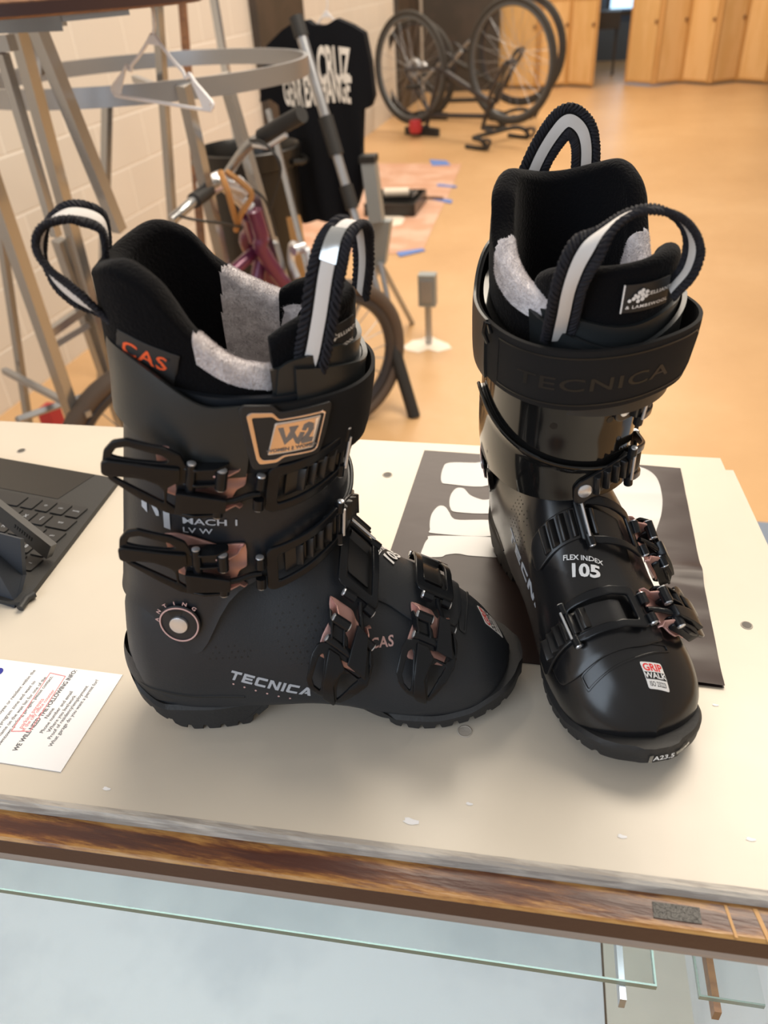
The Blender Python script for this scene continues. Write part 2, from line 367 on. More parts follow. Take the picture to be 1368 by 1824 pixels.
def build_boot(name, s, loc, rz, label, mats, poses):
    root = empty(name, loc, rz, label, 'ski boot')
    K = poses['kx']; WY[0] = poses['wy']; _sc.clear(); _ct.clear()
    def T(p): return Vector((p[0]*K, p[1]*.00095*s, p[2]*.00099))
    def put(nm, g, m, parent=None, label=None, angle=38, uv=None, smooth=True):
        return mesh_obj(nm, [T(v) for v in g.V], g.F, m, parent or root, smooth, angle, uv, label)
    td_lat = -s; td_front = s       # reading directions: along x on the outer side, along the arc at the front

    def grid(P, Q=None, closed_u=False, closed_v=False):    # P[i][j] outer, Q inner -> closed skin
        nu, nv = len(P), len(P[0]); g = G(); V = [p for r in P for p in r]; idx = lambda i, j: (i % nu)*nv+(j % nv)
        F = [(idx(i, j), idx(i+1, j), idx(i+1, j+1), idx(i, j+1)) for i in range(nu if closed_u else nu-1) for j in range(nv if closed_v else nv-1)]
        if Q:
            o = nu*nv; V += [p for r in Q for p in r]; F += [tuple(k+o for k in reversed(f)) for f in F]
            iu = range(nu if closed_u else nu-1); iv = range(nv if closed_v else nv-1)
            if not closed_v:
                for j in (0, nv-1): F += [(idx(i, j), idx(i+1, j), idx(i+1, j)+o, idx(i, j)+o) for i in iu]
            if not closed_u:
                for i in (0, nu-1): F += [(idx(i, j), idx(i, j+1), idx(i, j+1)+o, idx(i, j)+o) for j in iv]
        g.add(V, F); return g
    def flat(g, VF, fn, step=4, axes=(0, 1)):
        V, F = cut(*VF, step, axes); g.add(V, F, fn); return g

    # ---- shell
    xs = [288*(0.5-0.5*cos(pi*i/70)) for i in range(71)]
    g = grid([sec(x) for x in xs]); n = len(sec(0)); 
    for i in range(70): g.F.append((i*n, (i+1)*n, (i+2)*n-1, (i+1)*n-1))
    shell = put('shell', g, mats['shell'], angle=60)
    sh = oriented(lambda x, a: shell_pt(x, a), scen)        # (x, arc, height)
    def side(x0, z0, sd, ang=0.0):                          # flat (t, v) with t running the reading way on that side
        d = td_lat*sd; ca, sa = cos(ang), sin(ang)
        return lambda v: sh((x0+d*(v[0]*ca-v[1]*sa), shell_s(x0+d*(v[0]*ca-v[1]*sa), z0+v[0]*sa+v[1]*ca, sd), v[2]))
    def front(x0, a0, ang=0.0):                             # read from the toe: up is toward the ankle
        ca, sa = cos(ang), sin(ang)
        return lambda v: sh((x0-(v[0]*sa+v[1]*ca), a0+td_front*(v[0]*ca-v[1]*sa), v[2]))
    # ---- sole blocks
    SWD = [(0, 12), (4, 22), (12, 31), (25, 36), (60, 37), (100, 33), (145, 34), (180, 41), (205, 46), (228, 48), (250, 47), (266, 43), (278, 37), (287, 28), (293, 17)]
    SZB = [(0, 44), (10, 27), (23, 14), (35, 3), (45, 0), (86, 0), (109, 20), (124, 26), (152, 27), (170, 22), (186, 10), (198, 2), (214, 0), (234, 1), (258, 6), (280, 11), (293, 14)]
    SZT = [(0, 50), (12, 38), (30, 26), (80, 24), (130, 28), (165, 24), (190, 14), (225, 13), (250, 17), (270, 24), (293, 29)]
    for nm, x0, x1 in (('heel_sole', 0, 140), ('toe_sole', 140.2, 293)):
        P = []; N = int((x1-x0)/1.3)
        for i in range(N+1):
            x = x0+(x1-x0)*i/N; w = smooth_interp(x, SWD); zb = interp(x, SZB); zt = smooth_interp(x, SZT)
            tread = 0
            if zb < 24 and ((x-6) % 12.5) > 8.7 and 16 < x < 284: tread = 3.4 if zb < 8 else 2.2
            bt = zb+tread; xo = 0
            P.append([Vector((x, -w+1.5, bt)), Vector((x, -w, bt+2)), Vector((x, -w, zb+7)), Vector((x, -w-.8, zb+8)), Vector((x, -w-.8, zt-3)), Vector((x, -w+1.5, zt)),
                      Vector((x, w-1.5, zt)), Vector((x, w+.8, zt-3)), Vector((x, w+.8, zb+8)), Vector((x, w, zb+7)), Vector((x, w, bt+2)), Vector((x, w-1.5, bt))])
        if x1 > 200:                                         # close the front with a rounded nose
            for q, k in ((296, .75), (297.5, .35)): P.append([Vector((q if p.z > 14 else q-1.5, p.y*k, p.z)) for p in P[N]])
        g = grid(P, closed_v=True); m_ = len(P[0]); g.F += [tuple(range(m_)), tuple((len(P)-1)*m_+i for i in range(m_))]
        put(nm, g, M['sole'], angle=30)
    # heel and toe welt seams
    for sd in (1, -1):
        g = G(); pts = []
        for i in range(30):
            x = 6+i*2.9; pts.append(sh((x, shell_s(x, 44-6*sstep(10, 60, x), sd), .1)))
        g.tube(pts, .8, 6); put('heel_seam', g, M['ink_deep'])
    # heel bumper bulge
    P = []
    for i in range(37):
        th = pi*(.5+i/36); row = []
        for j in range(9):
            t = j/8; z = 30+34*t; o = 3.2*sin(pi*t)**.7*(1-(abs(i-18)/18)**3)
            row.append(Vector((38+(38.5+o)*cos(th), (36.5+o*.7)*sin(th)*(1), z)))
        P.append(row)
    put('heel_bumper', grid(P), M['sole'])
    # ---- instep overlap panel with its raised lip, toe slot
    def patch_on(fn, pts, th, bev, w0=.0, step=5, r=2):
        return flat(G(), curve_flat([rounded(pts, r)], th, bev, w0), fn, step)
    g = patch_on(lambda v: sh((v[0], v[1], v[2])), [(168, -52), (168, 44), (196, 36), (216, 40), (246, 30), (252, 10), (252, -40), (246, -56), (205, -62)], 2.4, .8, -.4, 5, 6)
    put('instep_flap', g, mats['shell'], angle=30)
    g = G(); flat(g, curve_flat([rounded([(252, -38), (248, 30), (253, 30), (259, 0), (262, -38)], 1.5), rounded([(253.2, -36.5), (249.2, 28.5), (252, 28.5), (257.8, 0), (260.5, -36.5)], 1)], 1.2, .3, -.3), lambda v: sh(tuple(v)), 4)
    put('toe_ridge', g, mats['shell'], angle=30)
    # ---- cuff
    NU = 112
    def zlow(th):
        x = cuff_raw(th, 120).x
        return 113+25*sstep(30, 150, x)-42*exp(-((x-66)/21)**2)*(abs(sin(th))**2)
    def zup(th): return 249+34*(.5-.5*cos(th))**3
    P, Q = [], []
    for i in range(NU):
        th = 2*pi*i/NU; zl, zu = zlow(th), zup(th); row, rq = [], []
        for j in range(25):
            z = zl+(zu-zl)*j/24; fl = 1.6*exp(-(z-zl)/5)+1.0
            row.append(cuff_raw(th, z, fl)); rq.append(cuff_raw(th, z, fl-4))
        P.append(row); Q.append(rq)
    put('cuff', grid(P, Q, closed_u=True), mats['cuff'], angle=50)
    cf0 = oriented(lambda a, z: cuff_pt(a, z), ccen)
    def cf(v): return cf0((v[0], v[1], v[2]+1.0))
    TOT = cuff_tab(200)[1][-1]
    # overlapping flap of the cuff with its raised curved rim
    def rim(a): return 190-30*sstep(-112, 30, a)
    P, Q = [], []
    for i in range(60):
        a = -112+i*2.6; zt = rim(a); zb = 136+3*cos(a/60)
        row = [cf((a, zb+(zt-zb)*j/10, 2.2+(1.5 if j == 10 else 0))) for j in range(11)]; rq = [cf((a, zb+(zt-zb)*j/10, .2)) for j in range(11)]
        P.append(row); Q.append(rq)
    put('cuff_flap', grid(P, Q), mats['cuff'], angle=50)
    g = G(); g.tube([cf((-112+i*2.6, rim(-112+i*2.6)+.4, 3.0)) for i in range(60)], 1.3, 8); put('flap_rim', g, mats['cuff'])
    # hinge bolts, one each side
    for sd in (1, -1):
        q = lambda v, sd=sd: cf0((cuff_a(58+v[0]*td_lat*sd, 107, sd), 104+v[1], v[2]+2.6))
        circ = lambda r, n=56, c=(0, 0): [(c[0]+r*cos(2*pi*k/n), c[1]+r*sin(2*pi*k/n)) for k in range(n)]
        g = flat(G(), curve_flat([circ(14)], 1.4, .5), q, 7); hinge = put('hinge_plate', g, mats['cuff'])
        g = flat(G(), curve_flat([circ(13.2), circ(12.2)], .7, .2, 1.5), q, 30)
        put('ring', g, M['ink_pink'], hinge)
        g = flat(G(), curve_flat([circ(6)], 2.4, .5, .9), q, 20); put('bolt', g, M['steel'], hinge)
        g = flat(G(), curve_flat([[(1.5, 5), (3.5, 11), (-7, 9.5), (-4, 4.5)]], .3, 0, 1.35), q, 5); put('slot', g, M['ink_deep'], hinge)
        g = G()
        for k in range(6):
            ang = radians(70-k*26+90)+.3
            g.add(*text_flat('CANTING '[k+1], 3.6, .0, .02, 1.2), fn=lambda v, A=ang: q(((15.4)*cos(A)+v[0]*sin(A)+v[1]*cos(A), 15.4*sin(A)-v[0]*cos(A)+v[1]*sin(A), 0.5)))
        put('ring_lettering', g, M['ink_pink'], hinge)
    # ---- booster strap
    def strap_c(a):           # centre height and half width by arc
        f = .5+.5*cos(2*pi*a/TOT); return 260-25*sstep(0.02, .4, f)-1*f+poses['sdz']*(.4*sstep(0, .4, f)+.6*f*f), 20.5-1.0*f
    def strap_w(a):
        k = a/TOT*2*pi; return 6.0+5*exp(-(k/.7)**2)+poses['bl']*exp(-((k-1.1)/.5)**2)+poses['bm']*exp(-((k+1.55)/.45)**2)
    def strap_grid(a0, a1, extra, thick, trim=0.0):
        P, Q, UV = [], [], []; N = int((a1-a0)/3)
        for i in range(N+1):
            a = a0+(a1-a0)*i/N; zc, hw = strap_c(a); w = strap_w(a)+extra; hw -= trim
            for r, ww in ((P, w), (Q, w-thick)):
                r.append([cf0((a, zc-hw+2*hw*j/8, ww-.8*(abs(j-4)/4)**4)) for j in range(9)])
            UV += [(a/50, j/8) for j in range(9)]
        return P, Q, UV+UV
    P, Q, UV = strap_grid(-TOT*.5, TOT*.5-1, 0, 2.4); strap = put('booster_strap', grid(P, Q), M['fabric'], uv=UV)
    P, Q, UV = strap_grid(*poses['panel'], 1.5, 1.8, -1.2); put('smooth_panel', grid(P, Q), M['strap_smooth'], strap)
    sm = lambda v: cf0((v[0], v[1], v[2]+strap_w(v[0])))
    if poses['patch']:
        a_ref = cuff_a(134, 232, 1)
        q = lambda v: sm((a_ref-(v[0]-145)*1.06, v[1]-1.0-(v[0]-150)*.12, v[2]))
        crop = lambda L: [(129+(X-20)*.0565, 250.5-(Y-30)*.067) for X, Y in L]
        outer = crop([(25, 60), (60, 25), (330, 30), (400, 95), (860, 60), (880, 90), (860, 330), (820, 510), (450, 555), (420, 590), (215, 600), (180, 560), (100, 330)])
        g = flat(G(), curve_flat([rounded(outer, 2)], 1.8, .5), q, 3); pt = put('logo_patch', g, M['patch'], strap)
        o1 = crop([(100, 105), (135, 80), (330, 85), (395, 145), (800, 118), (822, 140), (790, 455), (745, 480), (480, 490), (420, 535), (260, 545), (225, 500)])
        o2 = crop([(150, 125), (330, 122), (380, 160), (790, 140), (805, 150), (772, 445), (740, 462), (470, 472), (400, 505), (285, 505), (250, 470)])
        g = flat(G(), curve_flat([rounded(o1, 1.2), rounded(o2, 1.2)], .9, .3, 1.5), q, 3); put('copper_frame', g, M['copper'], pt, 'rose copper frame of the patch')
        pl = crop([(370, 190), (770, 165), (735, 430), (330, 455)]); g = flat(G(), curve_flat([rounded(pl, 1)], .8, .3, 1.5), q, 3); put('metal_plate', g, M['copper'], pt)
        pe = crop([(360, 180), (780, 155), (745, 440), (322, 466)]); g = flat(G(), curve_flat([rounded(pe, 1)], .7, .25, 1.35), q, 3); put('plate_border', g, M['steel'], pt)
        Wl = crop([(390, 225), (440, 222), (475, 320), (505, 260), (490, 222), (575, 218), (545, 270), (580, 330), (600, 280), (640, 285), (600, 385), (565, 372), (535, 318), (465, 375)])
        two = crop([(612, 262), (625, 215), (670, 198), (715, 215), (720, 262), (680, 335), (728, 342), (718, 375), (620, 382), (615, 352), (672, 280), (672, 242), (655, 246), (648, 268)])
        g = G(); flat(g, curve_flat([Wl], .4, 0, 2.3), q, 3); flat(g, curve_flat([two], .4, 0, 2.3), q, 3)
        tv = text_flat('WOMEN 2 WOMEN', 2.6, 2.7, .03, 1.15); cx, cz = crop([(545, 415)])[0]; g.add(*tv, fn=lambda v: q((cx+v[0], cz+v[1]+v[0]*.06, v[2])))
        put('lettering', g, M['pewter'], pt)
    else:
        g = G(); tv = cut(*text_flat('TECNICA', 15, .25, .01, 1.25, spacing=1.08), 4); g.add(*tv, fn=lambda v: sm((-4+td_front*v[0], strap_c(v[0])[0]-2+v[1]*.8, v[2])))
        put('debossed_lettering', g, M['ink_deep'], strap)
        for a0, a1 in ((-62, 62),):
            o = [(a0, -15), (a1-8, -15), (a1, -9), (a1, 12), (a1-6, 17), (a0, 17)]; i_ = [(a0, -14), (a1-8.4, -14), (a1-1, -8.6), (a1-1, 11.6), (a1-6.4, 16), (a0, 16)]
            g = flat(G(), curve_flat([o, i_], .3, 0, 0), lambda v: sm((v[0], strap_c(v[0])[0]+v[1]-1, v[2])), 4); put('stitched_border', g, M['ink_deep'], strap)
        # metal clip where the strap passes on the inner side
        g = G(); z0 = strap_c(-75)[0]; g.tube([sm((-70-6*(k % 2 == 1 and 0), z, w)) for k, (z, w) in enumerate(((z0+16, 1), (z0+22, 2.5), (z0+24, 5), (z0+18, 6), (z0+10, 3)))], 1.4, 8)
        put('strap_hook', g, M['buckle'], strap)
    # ---- liner
    def zlip(th):
        x = liner_raw(th, 300).x; return smooth_interp(x, LZ)+(-9 if sin(th) > 0 else 5)*min(1, abs(sin(th))*2)*sstep(75, 130, x)-1
    gap = radians(30)
    ths = [gap+(2*pi-2*gap)*i/240 for i in range(241)]
    PR = [(-1, 6), (-.8, 7), (-.55, 7.5), (-.3, 7.6), (-.15, 7.3), (0, 0)]
    def prof(th):
        zl = zlip(th); out = []; R = 7.5
        for j in range(14): out.append((0+1.2*sin(j/13*pi), 222+(zl-R-222)*j/13))                  # outer wall
        for j in range(1, 10): a = pi*j/10; out.append((-R+R*cos(a)*1.08, zl-R+R*sin(a)*.95))        # lip
        for j in range(14): t = j/13; out.append((-2*R-2*sin(t*pi)-6*t, zl-R-(zl-R-140)*t))            # inner wall
        return out
    rows = []
    for th in ths:
        row = []
        for off, z in prof(th):
            p = liner_raw(th, z, off); nn = noise.noise(p*.05)*.9+noise.noise(p*.5)*.18; c = Vector((112, p.y*0, p.z)); d = (p-c); d.z = 0; d.normalize()
            row.append(p+d*nn)
        rows.append(row)
    NP = len(rows[0])
    def is_grey(i, j):
        th = (ths[i]+ths[i+1])/2; x = liner_raw(th, 300).x; lat = sin(th) > 0
        lim = 104 if lat else 112
        if j < 14: return x > lim and j >= 11
        lean = (j-14)*1.0 if not lat else -(j-14)*.2
        return x > lim-lean and j < 36
    for grey in (False, True):
        for half in ((0, 240),) if not grey else ((0, 120), (120, 240)):
            g = G(); g.V = [p for r in rows for p in r]
            g.F = [(i*NP+j, (i+1)*NP+j, (i+1)*NP+j+1, i*NP+j+1) for i in range(*half) for j in range(NP-1) if is_grey(i, j) == grey]
            used = sorted({k for f in g.F for k in f}); mp = {k: n for n, k in enumerate(used)}; g.V = [g.V[k] for k in used]; g.F = [tuple(mp[k] for k in f) for f in g.F]
            if not grey: liner = put('liner', g, M['velvet'], angle=80)
            else:
                # short pile standing on the plush
                base = list(g.F); rnd = random.Random(3)
                put('plush_lining', g, M['plush'], liner, 'grey plush lining', angle=80)
                h = G(); cen = Vector((112, 0, 0))
                for f in base:
                    P4 = [g.V[k] for k in f]; nrm = (P4[1]-P4[0]).cross(P4[3]-P4[0])
                    if nrm.length < 1e-6: continue
                    nrm.normalize(); c = sum(P4, Vector())/4; ar = (P4[1]-P4[0]).length*(P4[3]-P4[0]).length
                    jj = f[0]; 
                    # outward is away from the wall's middle line
                    thm = atan2((c.y-warp(c.x, 0, c.z).y-9)/58, (c.x-112)/62); mid = liner_raw(thm, min(c.z, zlip(thm)-9), -7.5)
                    if nrm.dot(c-mid) < 0: nrm = -nrm
                    for k in range(min(60, int(ar*3.0))):
                        u, v = rnd.random(), rnd.random(); p = P4[0].lerp(P4[1], u).lerp(P4[3].lerp(P4[2], u), v)
                        d = (nrm+Vector((rnd.uniform(-.7, .7), rnd.uniform(-.7, .7), rnd.uniform(-.7, .7)))).normalized(); t = d.orthogonal().normalized()*.17; L = rnd.uniform(.7, 1.5)
                        h.add([p-t, p+t, p+d*L], [(0, 1, 2)])
                o = put('plush_pile', h, M['plush'], liner, smooth=False); o['kind'] = 'stuff'
    ln = oriented(lambda a, z: liner_raw(a, z, 0.6), ccen)      # (angle, z, height)
    def ln_side(x0, z0, ang):
        def f(v):
            x = x0+td_lat*(v[0]*cos(ang)-v[1]*sin(ang)); z = z0+v[0]*sin(ang)+v[1]*cos(ang)
            th = min([pi*k/200 for k in range(10, 190)], key=lambda t: abs(liner_raw(t, z).x-x)); 
            return ln((th, z, v[2]))
        return f
    a_ = radians(-22 if s < 0 else 22)
    q = ln_side(76, 275, a_); g = flat(G(), curve_flat([rounded([(-17, -10), (17, -10), (17, 10), (-17, 10)], 1)], 1.0, .3), q, 4); lab = put('side_label', g, M['patch'], liner)
    g = G(); g.add(*cut(*text_flat('CAS', 10.5, 1.15, .012, 1.25, spacing=1.1), 4), fn=lambda v: q((v[0]-1, v[1]+2, v[2]))); put('lettering', g, M['ink_orange'], lab)
    # ---- tongue
    def tg(ph, z, off=0.0):
        lean = .12*(z-250); k = abs(sin(ph))**1.0
        return warp(128+lean*cos(ph)+(58+off)*cos(ph)*(1 if cos(ph) > 0 else .6), (45+off)*sin(ph)/max(.75, (abs(sin(ph))**2.3+abs(cos(ph))**2.3)**(1/2.3)), z)+Vector((0, poses['ty'], 0))
    PH = [radians(-76+152*i/60) for i in range(61)]
    def tz(ph): return 288+poses['tz']+poses['ttilt']*sin(ph)-10*(abs(ph)/1.33)**4
    rows = []
    for ph in PH:
        zl = tz(ph); R = 6.5; row = [tg(ph, 205+(zl-R-205)*j/10, 1.5*sin(j/10*pi)) for j in range(11)]
        row += [tg(ph, zl-R+R*sin(pi*j/8), -R+R*cos(pi*j/8)) for j in range(1, 8)]+[tg(ph, zl-R-(zl-R-190)*j/8, -2*R-1.5*sin(j/8*pi)) for j in range(9)]
        rows.append([p+Vector((noise.noise(p*.06)*1.2, 0, 0)) for p in row])
    g = grid(rows); kk = len(rows[0]); g.F += [tuple(range(kk)), tuple(60*kk+j for j in range(kk))]
    tongue = put('tongue', g, M['velvet'], angle=80)
    for nm, off, ztop, lim, drop in (('tongue_shield', 3.5, 268, 78, 4), ('tongue_guard', 7.5, 256, 66, -8)):
        P, Q = [], []
        for i in range(49):
            ph = radians(-lim+2*lim*i/48); zt = ztop-drop*(abs(i-24)/24)**2-7*cos(ph)**6
            P.append([tg(ph, 205+(zt-205)*j/8, off+(.9 if j == 8 else 0)) for j in range(9)]); Q.append([tg(ph, 205+(zt-205)*j/8, off-2) for j in range(9)])
        put(nm, grid(P, Q), M['strap_smooth'], tongue)
    # plastic tab of the shell collar, on the outer side of the throat
    P, Q = [], []
    for i in range(26):
        a = cuff_a(178, 250, 1)+i*1.9 - 6
        zt = 268-4*(abs(i-12.5)/12.5)**6
        P.append([cf0((a, 240+(zt-240)*j/5, .5-1.5)) for j in range(6)]); Q.append([cf0((a, 240+(zt-240)*j/5, -3.2)) for j in range(6)])
    put('collar_tab', grid(P, Q), M['strap_smooth'])
    # label on the tongue
    tgf = oriented(lambda p_, z: tg(p_/47, z, 1.8), lambda p: warp(110, 0, p.z))
    q = lambda v: tgf((poses['label'][0]+td_front*v[0], poses['label'][1]+v[1], v[2]))
    g = flat(G(), curve_flat([rounded([(-15, -8), (15, -8), (15, 8), (-15, 8)], .8)], .8, .25, .3), q, 4); lab = put('front_label', g, M['patch'], tongue)
    g = G(); hexa = lambda c, r: [(c[0]+r*cos(pi/6+k*pi/3), c[1]+r*sin(pi/6+k*pi/3)) for k in range(6)]
    for hx in ((-11.5, -.6, 1.2), (-9.3, .4, 1.3), (-8.6, 2.2, 1.0), (-7, 1.2, 1.4), (-6.6, -1.2, 1.3), (-6.3, 3.6, 1.4), (-4.4, 2.2, 1.5), (-4.2, -.2, 1.5), (-4.6, 4.6, 1.3), (-2.2, 1.2, 1.3), (-2.0, 3.5, 1.3)):
        flat(g, curve_flat([hexa(hx, hx[2]*.9)], .2, 0, 1.9), q, 6)
    g.add(*cut(*text_flat('CELLIANT', 2.8, 2.1, .02, 1.25, spacing=1.1), 4), fn=lambda v: q((v[0]+6.0, v[1]+2.2, v[2])))
    g.add(*cut(*text_flat('& LAMBSWOOL', 2.5, 2.1, .02, 1.35, spacing=1.15), 4), fn=lambda v: q((v[0], v[1]-4.4, v[2])))
    put('lettering', g, M['ink_white'], lab)
    g = flat(G(), curve_flat([[(-15.3, -8), (-14.6, -8), (-14.6, 8), (-15.3, 8)]], .8, 0, .5), q, 4); put('label_edge', g, M['ink_white'], lab)
    # ---- pull loops
    for nm, pts, tabw in poses['loops']:
        C = catmull([p[:3] for p in pts], 8); Wd = catmull([p[3:6] for p in pts], 8); n = len(C)
        def ribbon(w0, w1, th, mat_, par, nme):
            P, Q, UV = [], [], []; L = 0
            for i in range(n):
                if i: L += (C[i]-C[i-1]).length
                t = (C[min(i+1, n-1)]-C[max(i-1, 0)]).normalized(); w = (Wd[i]-t*Wd[i].dot(t)).normalized(); nn = t.cross(w)
                P.append([C[i]+w*(w0+(w1-w0)*j/4)+nn*th*(1-.25*(abs(j-2)/2)**2) for j in range(5)]); Q.append([C[i]+w*(w0+(w1-w0)*j/4)-nn*th*(1-.25*(abs(j-2)/2)**2) for j in range(5)])
                UV += [(L/12, j/4*(w1-w0)/12) for j in range(5)]
            return put(nme, grid(P, Q), mat_, par, uv=UV+UV)
        loop = ribbon(-10, 10, .7, M['web_black'], None, nm)
        ribbon(-3.7, 3.7, 1.15, M['web_white'], loop, 'white_stripe')
        for sgn in (1, -1):                          # braided edges
            g = G()
            for k in (0, 1, 2):
                pp = []
                for i in range(n*3-2):
                    i0 = i/3; a, b = int(i0), min(int(i0)+1, n-1); f = i0-a; c = C[a].lerp(C[b], f); t = (C[min(a+1, n-1)]-C[max(a-1, 0)]).normalized(); w = Wd[a].lerp(Wd[b], f); w = (w-t*w.dot(t)).normalized(); nn = t.cross(w)
                    ph = i*.62+k*2*pi/3; pp.append(c+w*sgn*(7.6+2.0*cos(ph))+nn*1.1*sin(ph))
                g.tube(pp, 1.25, 5)
            put('braided_edge', g, M['web_black'], loop)
        if tabw:                                     # folded clear tab at the crown
            i0, i1 = tabw; P, Q = [], []
            for i in range(int(n*i0), int(n*i1)):
                t = (C[i+1]-C[i-1]).normalized(); w = (Wd[i]-t*Wd[i].dot(t)).normalized(); nn = t.cross(w)
                P.append([C[i]+w*(-4.6+9.2*j/4)+nn*1.8 for j in range(5)]); Q.append([C[i]+w*(-4.6+9.2*j/4)-nn*1.8 for j in range(5)])
            put('clear_tab', grid(P, Q), M['chrome_clear'], loop)
    # ---- buckles
    cr = lambda L: [(61+(X-65)*.105, 252.2-.135*Y) for X, Y in L]
    def buckle(nm, fn0, u_end, teeth, rivet, uc=122, tdir=None):
        # fn maps (u, v, w): u from lever tip (61) to rivet, v about 195.5, w outward
        def fn(v):          # the lever is rigid: it leaves the surface along its tangent
            if v[0] >= uc: return fn0(v)
            if tdir is None: t = (fn0((uc, 195.5, 3))-fn0((uc-4, 195.5, 3)))/4-Vector((0, 0, .11)); return fn0((uc, v[1], v[2]))-t*(uc-v[0])
            O = fn0((uc, 195.5, 0)); t = Vector(tdir); tl = t.length; tn = t.normalized(); vv = fn0((uc, 197.5, 0))-fn0((uc, 193.5, 0)); vv = (vv-tn*vv.dot(tn)).normalized(); nn = tn.cross(vv)
            if nn.y < 0: nn = -nn
            return O-t*(uc-v[0])+vv*(v[1]-195.5)+nn*(v[2]+4*sstep(uc+1, uc-16, v[0]))
        U = lambda X: 61+(X-65)*.105
        Vv = lambda Y: 252.2-.135*Y
        # lever plate with bail
        outer = cr([(62, 225), (72, 160), (110, 118), (170, 108), (330, 150), (395, 185), (410, 212), (420, 235), (520, 262), (560, 262), (600, 285), (600, 325), (545, 330), (525, 345), (385, 345), (380, 300), (350, 300), (345, 400), (385, 430), (520, 440), (600, 445), (598, 478), (545, 480), (510, 492), (440, 480), (345, 452), (240, 388), (90, 288)])
        h1 = cr([(105, 180), (125, 150), (175, 142), (320, 185), (350, 210), (325, 215), (200, 200), (130, 188)])
        h2 = cr([(110, 275), (200, 282), (290, 300), (330, 345), (335, 400), (240, 345)])
        g = G()
        def lift(v):
            t = sstep(95, 61, v[0]); return fn((v[0], v[1], v[2]+4.5*sstep(80, 61, v[0])*0+1.5*sin((v[0]-61)/40*pi)*(v[0] < 101)))
        flat(g, curve_flat([rounded(outer, 1.4), rounded(h1, 1), rounded(h2, 1)], 2.6, .7, 8.6), lift, 4, (0,))
        lever = put(nm, g, M['buckle'], angle=40)
        # finger tab, raised and dished
        tab = cr([(60, 205), (80, 193), (200, 205), (330, 228), (400, 240), (400, 300), (340, 330), (290, 300), (200, 262), (80, 268), (60, 255)])
        g = flat(G(), curve_flat([rounded(tab, 1.2)], 2.6, .9, 10.6), lift, 4, (0,))
        put('finger_tab', g, M['buckle'], lever)
        # side flanges carrying the pins
        g = G()
        for Y in (252, 322, 425, 468):
            flat(g, curve_flat([rounded([(U(400), 3.0), (U(610), 3.0), (U(615), 8), (U(560), 13.5), (U(470), 14), (U(400), 11)], 1.5)], 1.6, .3, -.8), lambda v, Y=Y: fn((v[0], Vv(Y)+v[2], v[1])), 4, (0,))
        put('flange', g, M['buckle'], lever)
        # pins with bright heads
        def pin(X, Y0, Y1, w, r, m, par, nme, cap=True):
            p0, p1 = fn((U(X), Vv(Y0), w)), fn((U(X), Vv(Y1), w)); g = G(); g.tube([p0, p1], r, 14); o = put(nme, g, m, par)
            if cap:
                d = (p0-p1).normalized(); g = G()
                for e, dd in ((p0, d), (p1, -d)): g = G(); g.tube([e, e+dd*.7, e+dd*1.1, e+dd*1.2], r, 14, rs=[r*.82, r*.82, r*.55, r*.15]); put('pin_head', g, M['steel'], lever)
            return o
        pin(447, 232, 430, 10.5, 3.1, M['buckle'], lever, 'pivot_pin')
        pin(582, 264, 345, 11.0, 3.7, M['buckle'], lever, 'pivot_pin')
        pin(575, 430, 478, 11.0, 3.5, M['buckle'], lever, 'pivot_pin')
        # pink bracket: base plate and two standing flanges
        base = cr([(280, 190), (345, 188), (430, 212), (500, 238), (560, 262), (650, 256), (700, 262), (706, 300), (702, 385), (660, 402), (640, 440), (590, 482), (540, 488), (470, 455), (330, 400), (300, 300)])
        g = G(); flat(g, curve_flat([rounded(base, 1.5)], 1.4, .4, .8), fn, 4, (0,))
        for Y in (290, 455):
            flat(g, curve_flat([rounded([(U(430), 1.2), (U(700), 1.2), (U(690), 4), (U(610), 11.5), (U(560), 12.5), (U(520), 9), (U(470), 5)], 1.5)], 1.2, .3, -.6), lambda v, Y=Y: fn((v[0], Vv(Y+(60*(v[0] > U(660))*(-.4 if Y < 350 else .4)))+v[2], v[1])), 4, (0,))
        put('bracket', g, M['pink'], lever, 'rose pink metal bracket of the buckle')
        # block, rod, clevis
        g = G(); flat(g, curve_flat([rounded([(U(385), Vv(440)), (U(612), Vv(446)), (U(618), Vv(384)), (U(385), Vv(340))], .8)], 6.0, .6, 10.2), fn, 4, (0,)); put('adjuster', g, M['buckle'], lever)
        g = G(); pts = [(U(X), Vv(Y), w) for X, Y, w in ((600, 412, 11.5), (660, 410, 10), (700, 408, 8.4), (740, 410, 7.2), (770, 414, 6.6))]
        g.tube([fn(p) for p in catmull(pts, 5)], 1.9, 10); put('rod', g, M['buckle'], lever)
        g = G()
        for Y0, Y1 in ((330, 385), (440, 488)): g.tube([fn((U(768), Vv(Y0), 6.4)), fn((U(768), Vv(Y1), 6.4))], 3.4, 14)
        put('clevis', g, M['buckle'], lever)
        g = G()
        for Y, q_ in ((330, 1), (488, -1)):
            e = fn((U(768), Vv(Y), 6.4)); e2 = fn((U(768), Vv(Y)+q_, 6.4)); d = (e2-e).normalized(); g = G(); g.tube([e, e+d*.8, e+d*1.2], 2.0, 12, rs=[2.8, 2.6, .6]); put('pin_head', g, M['steel'], lever)
        # frame ring
        u0, u1 = U(800), U(800)+(51 if tdir is None else 47)
        fo = [(u0, 184), (u0+4, 181.5), (u1-8, 181.5), (u1, 184), (u1, 208), (u1-6, 210.5), (u0+3, 212.5), (u0, 210)]
        fh = [(u0+7, 187), (u1-5, 187), (u1-5, 204.5), (u0+7, 205.5)]
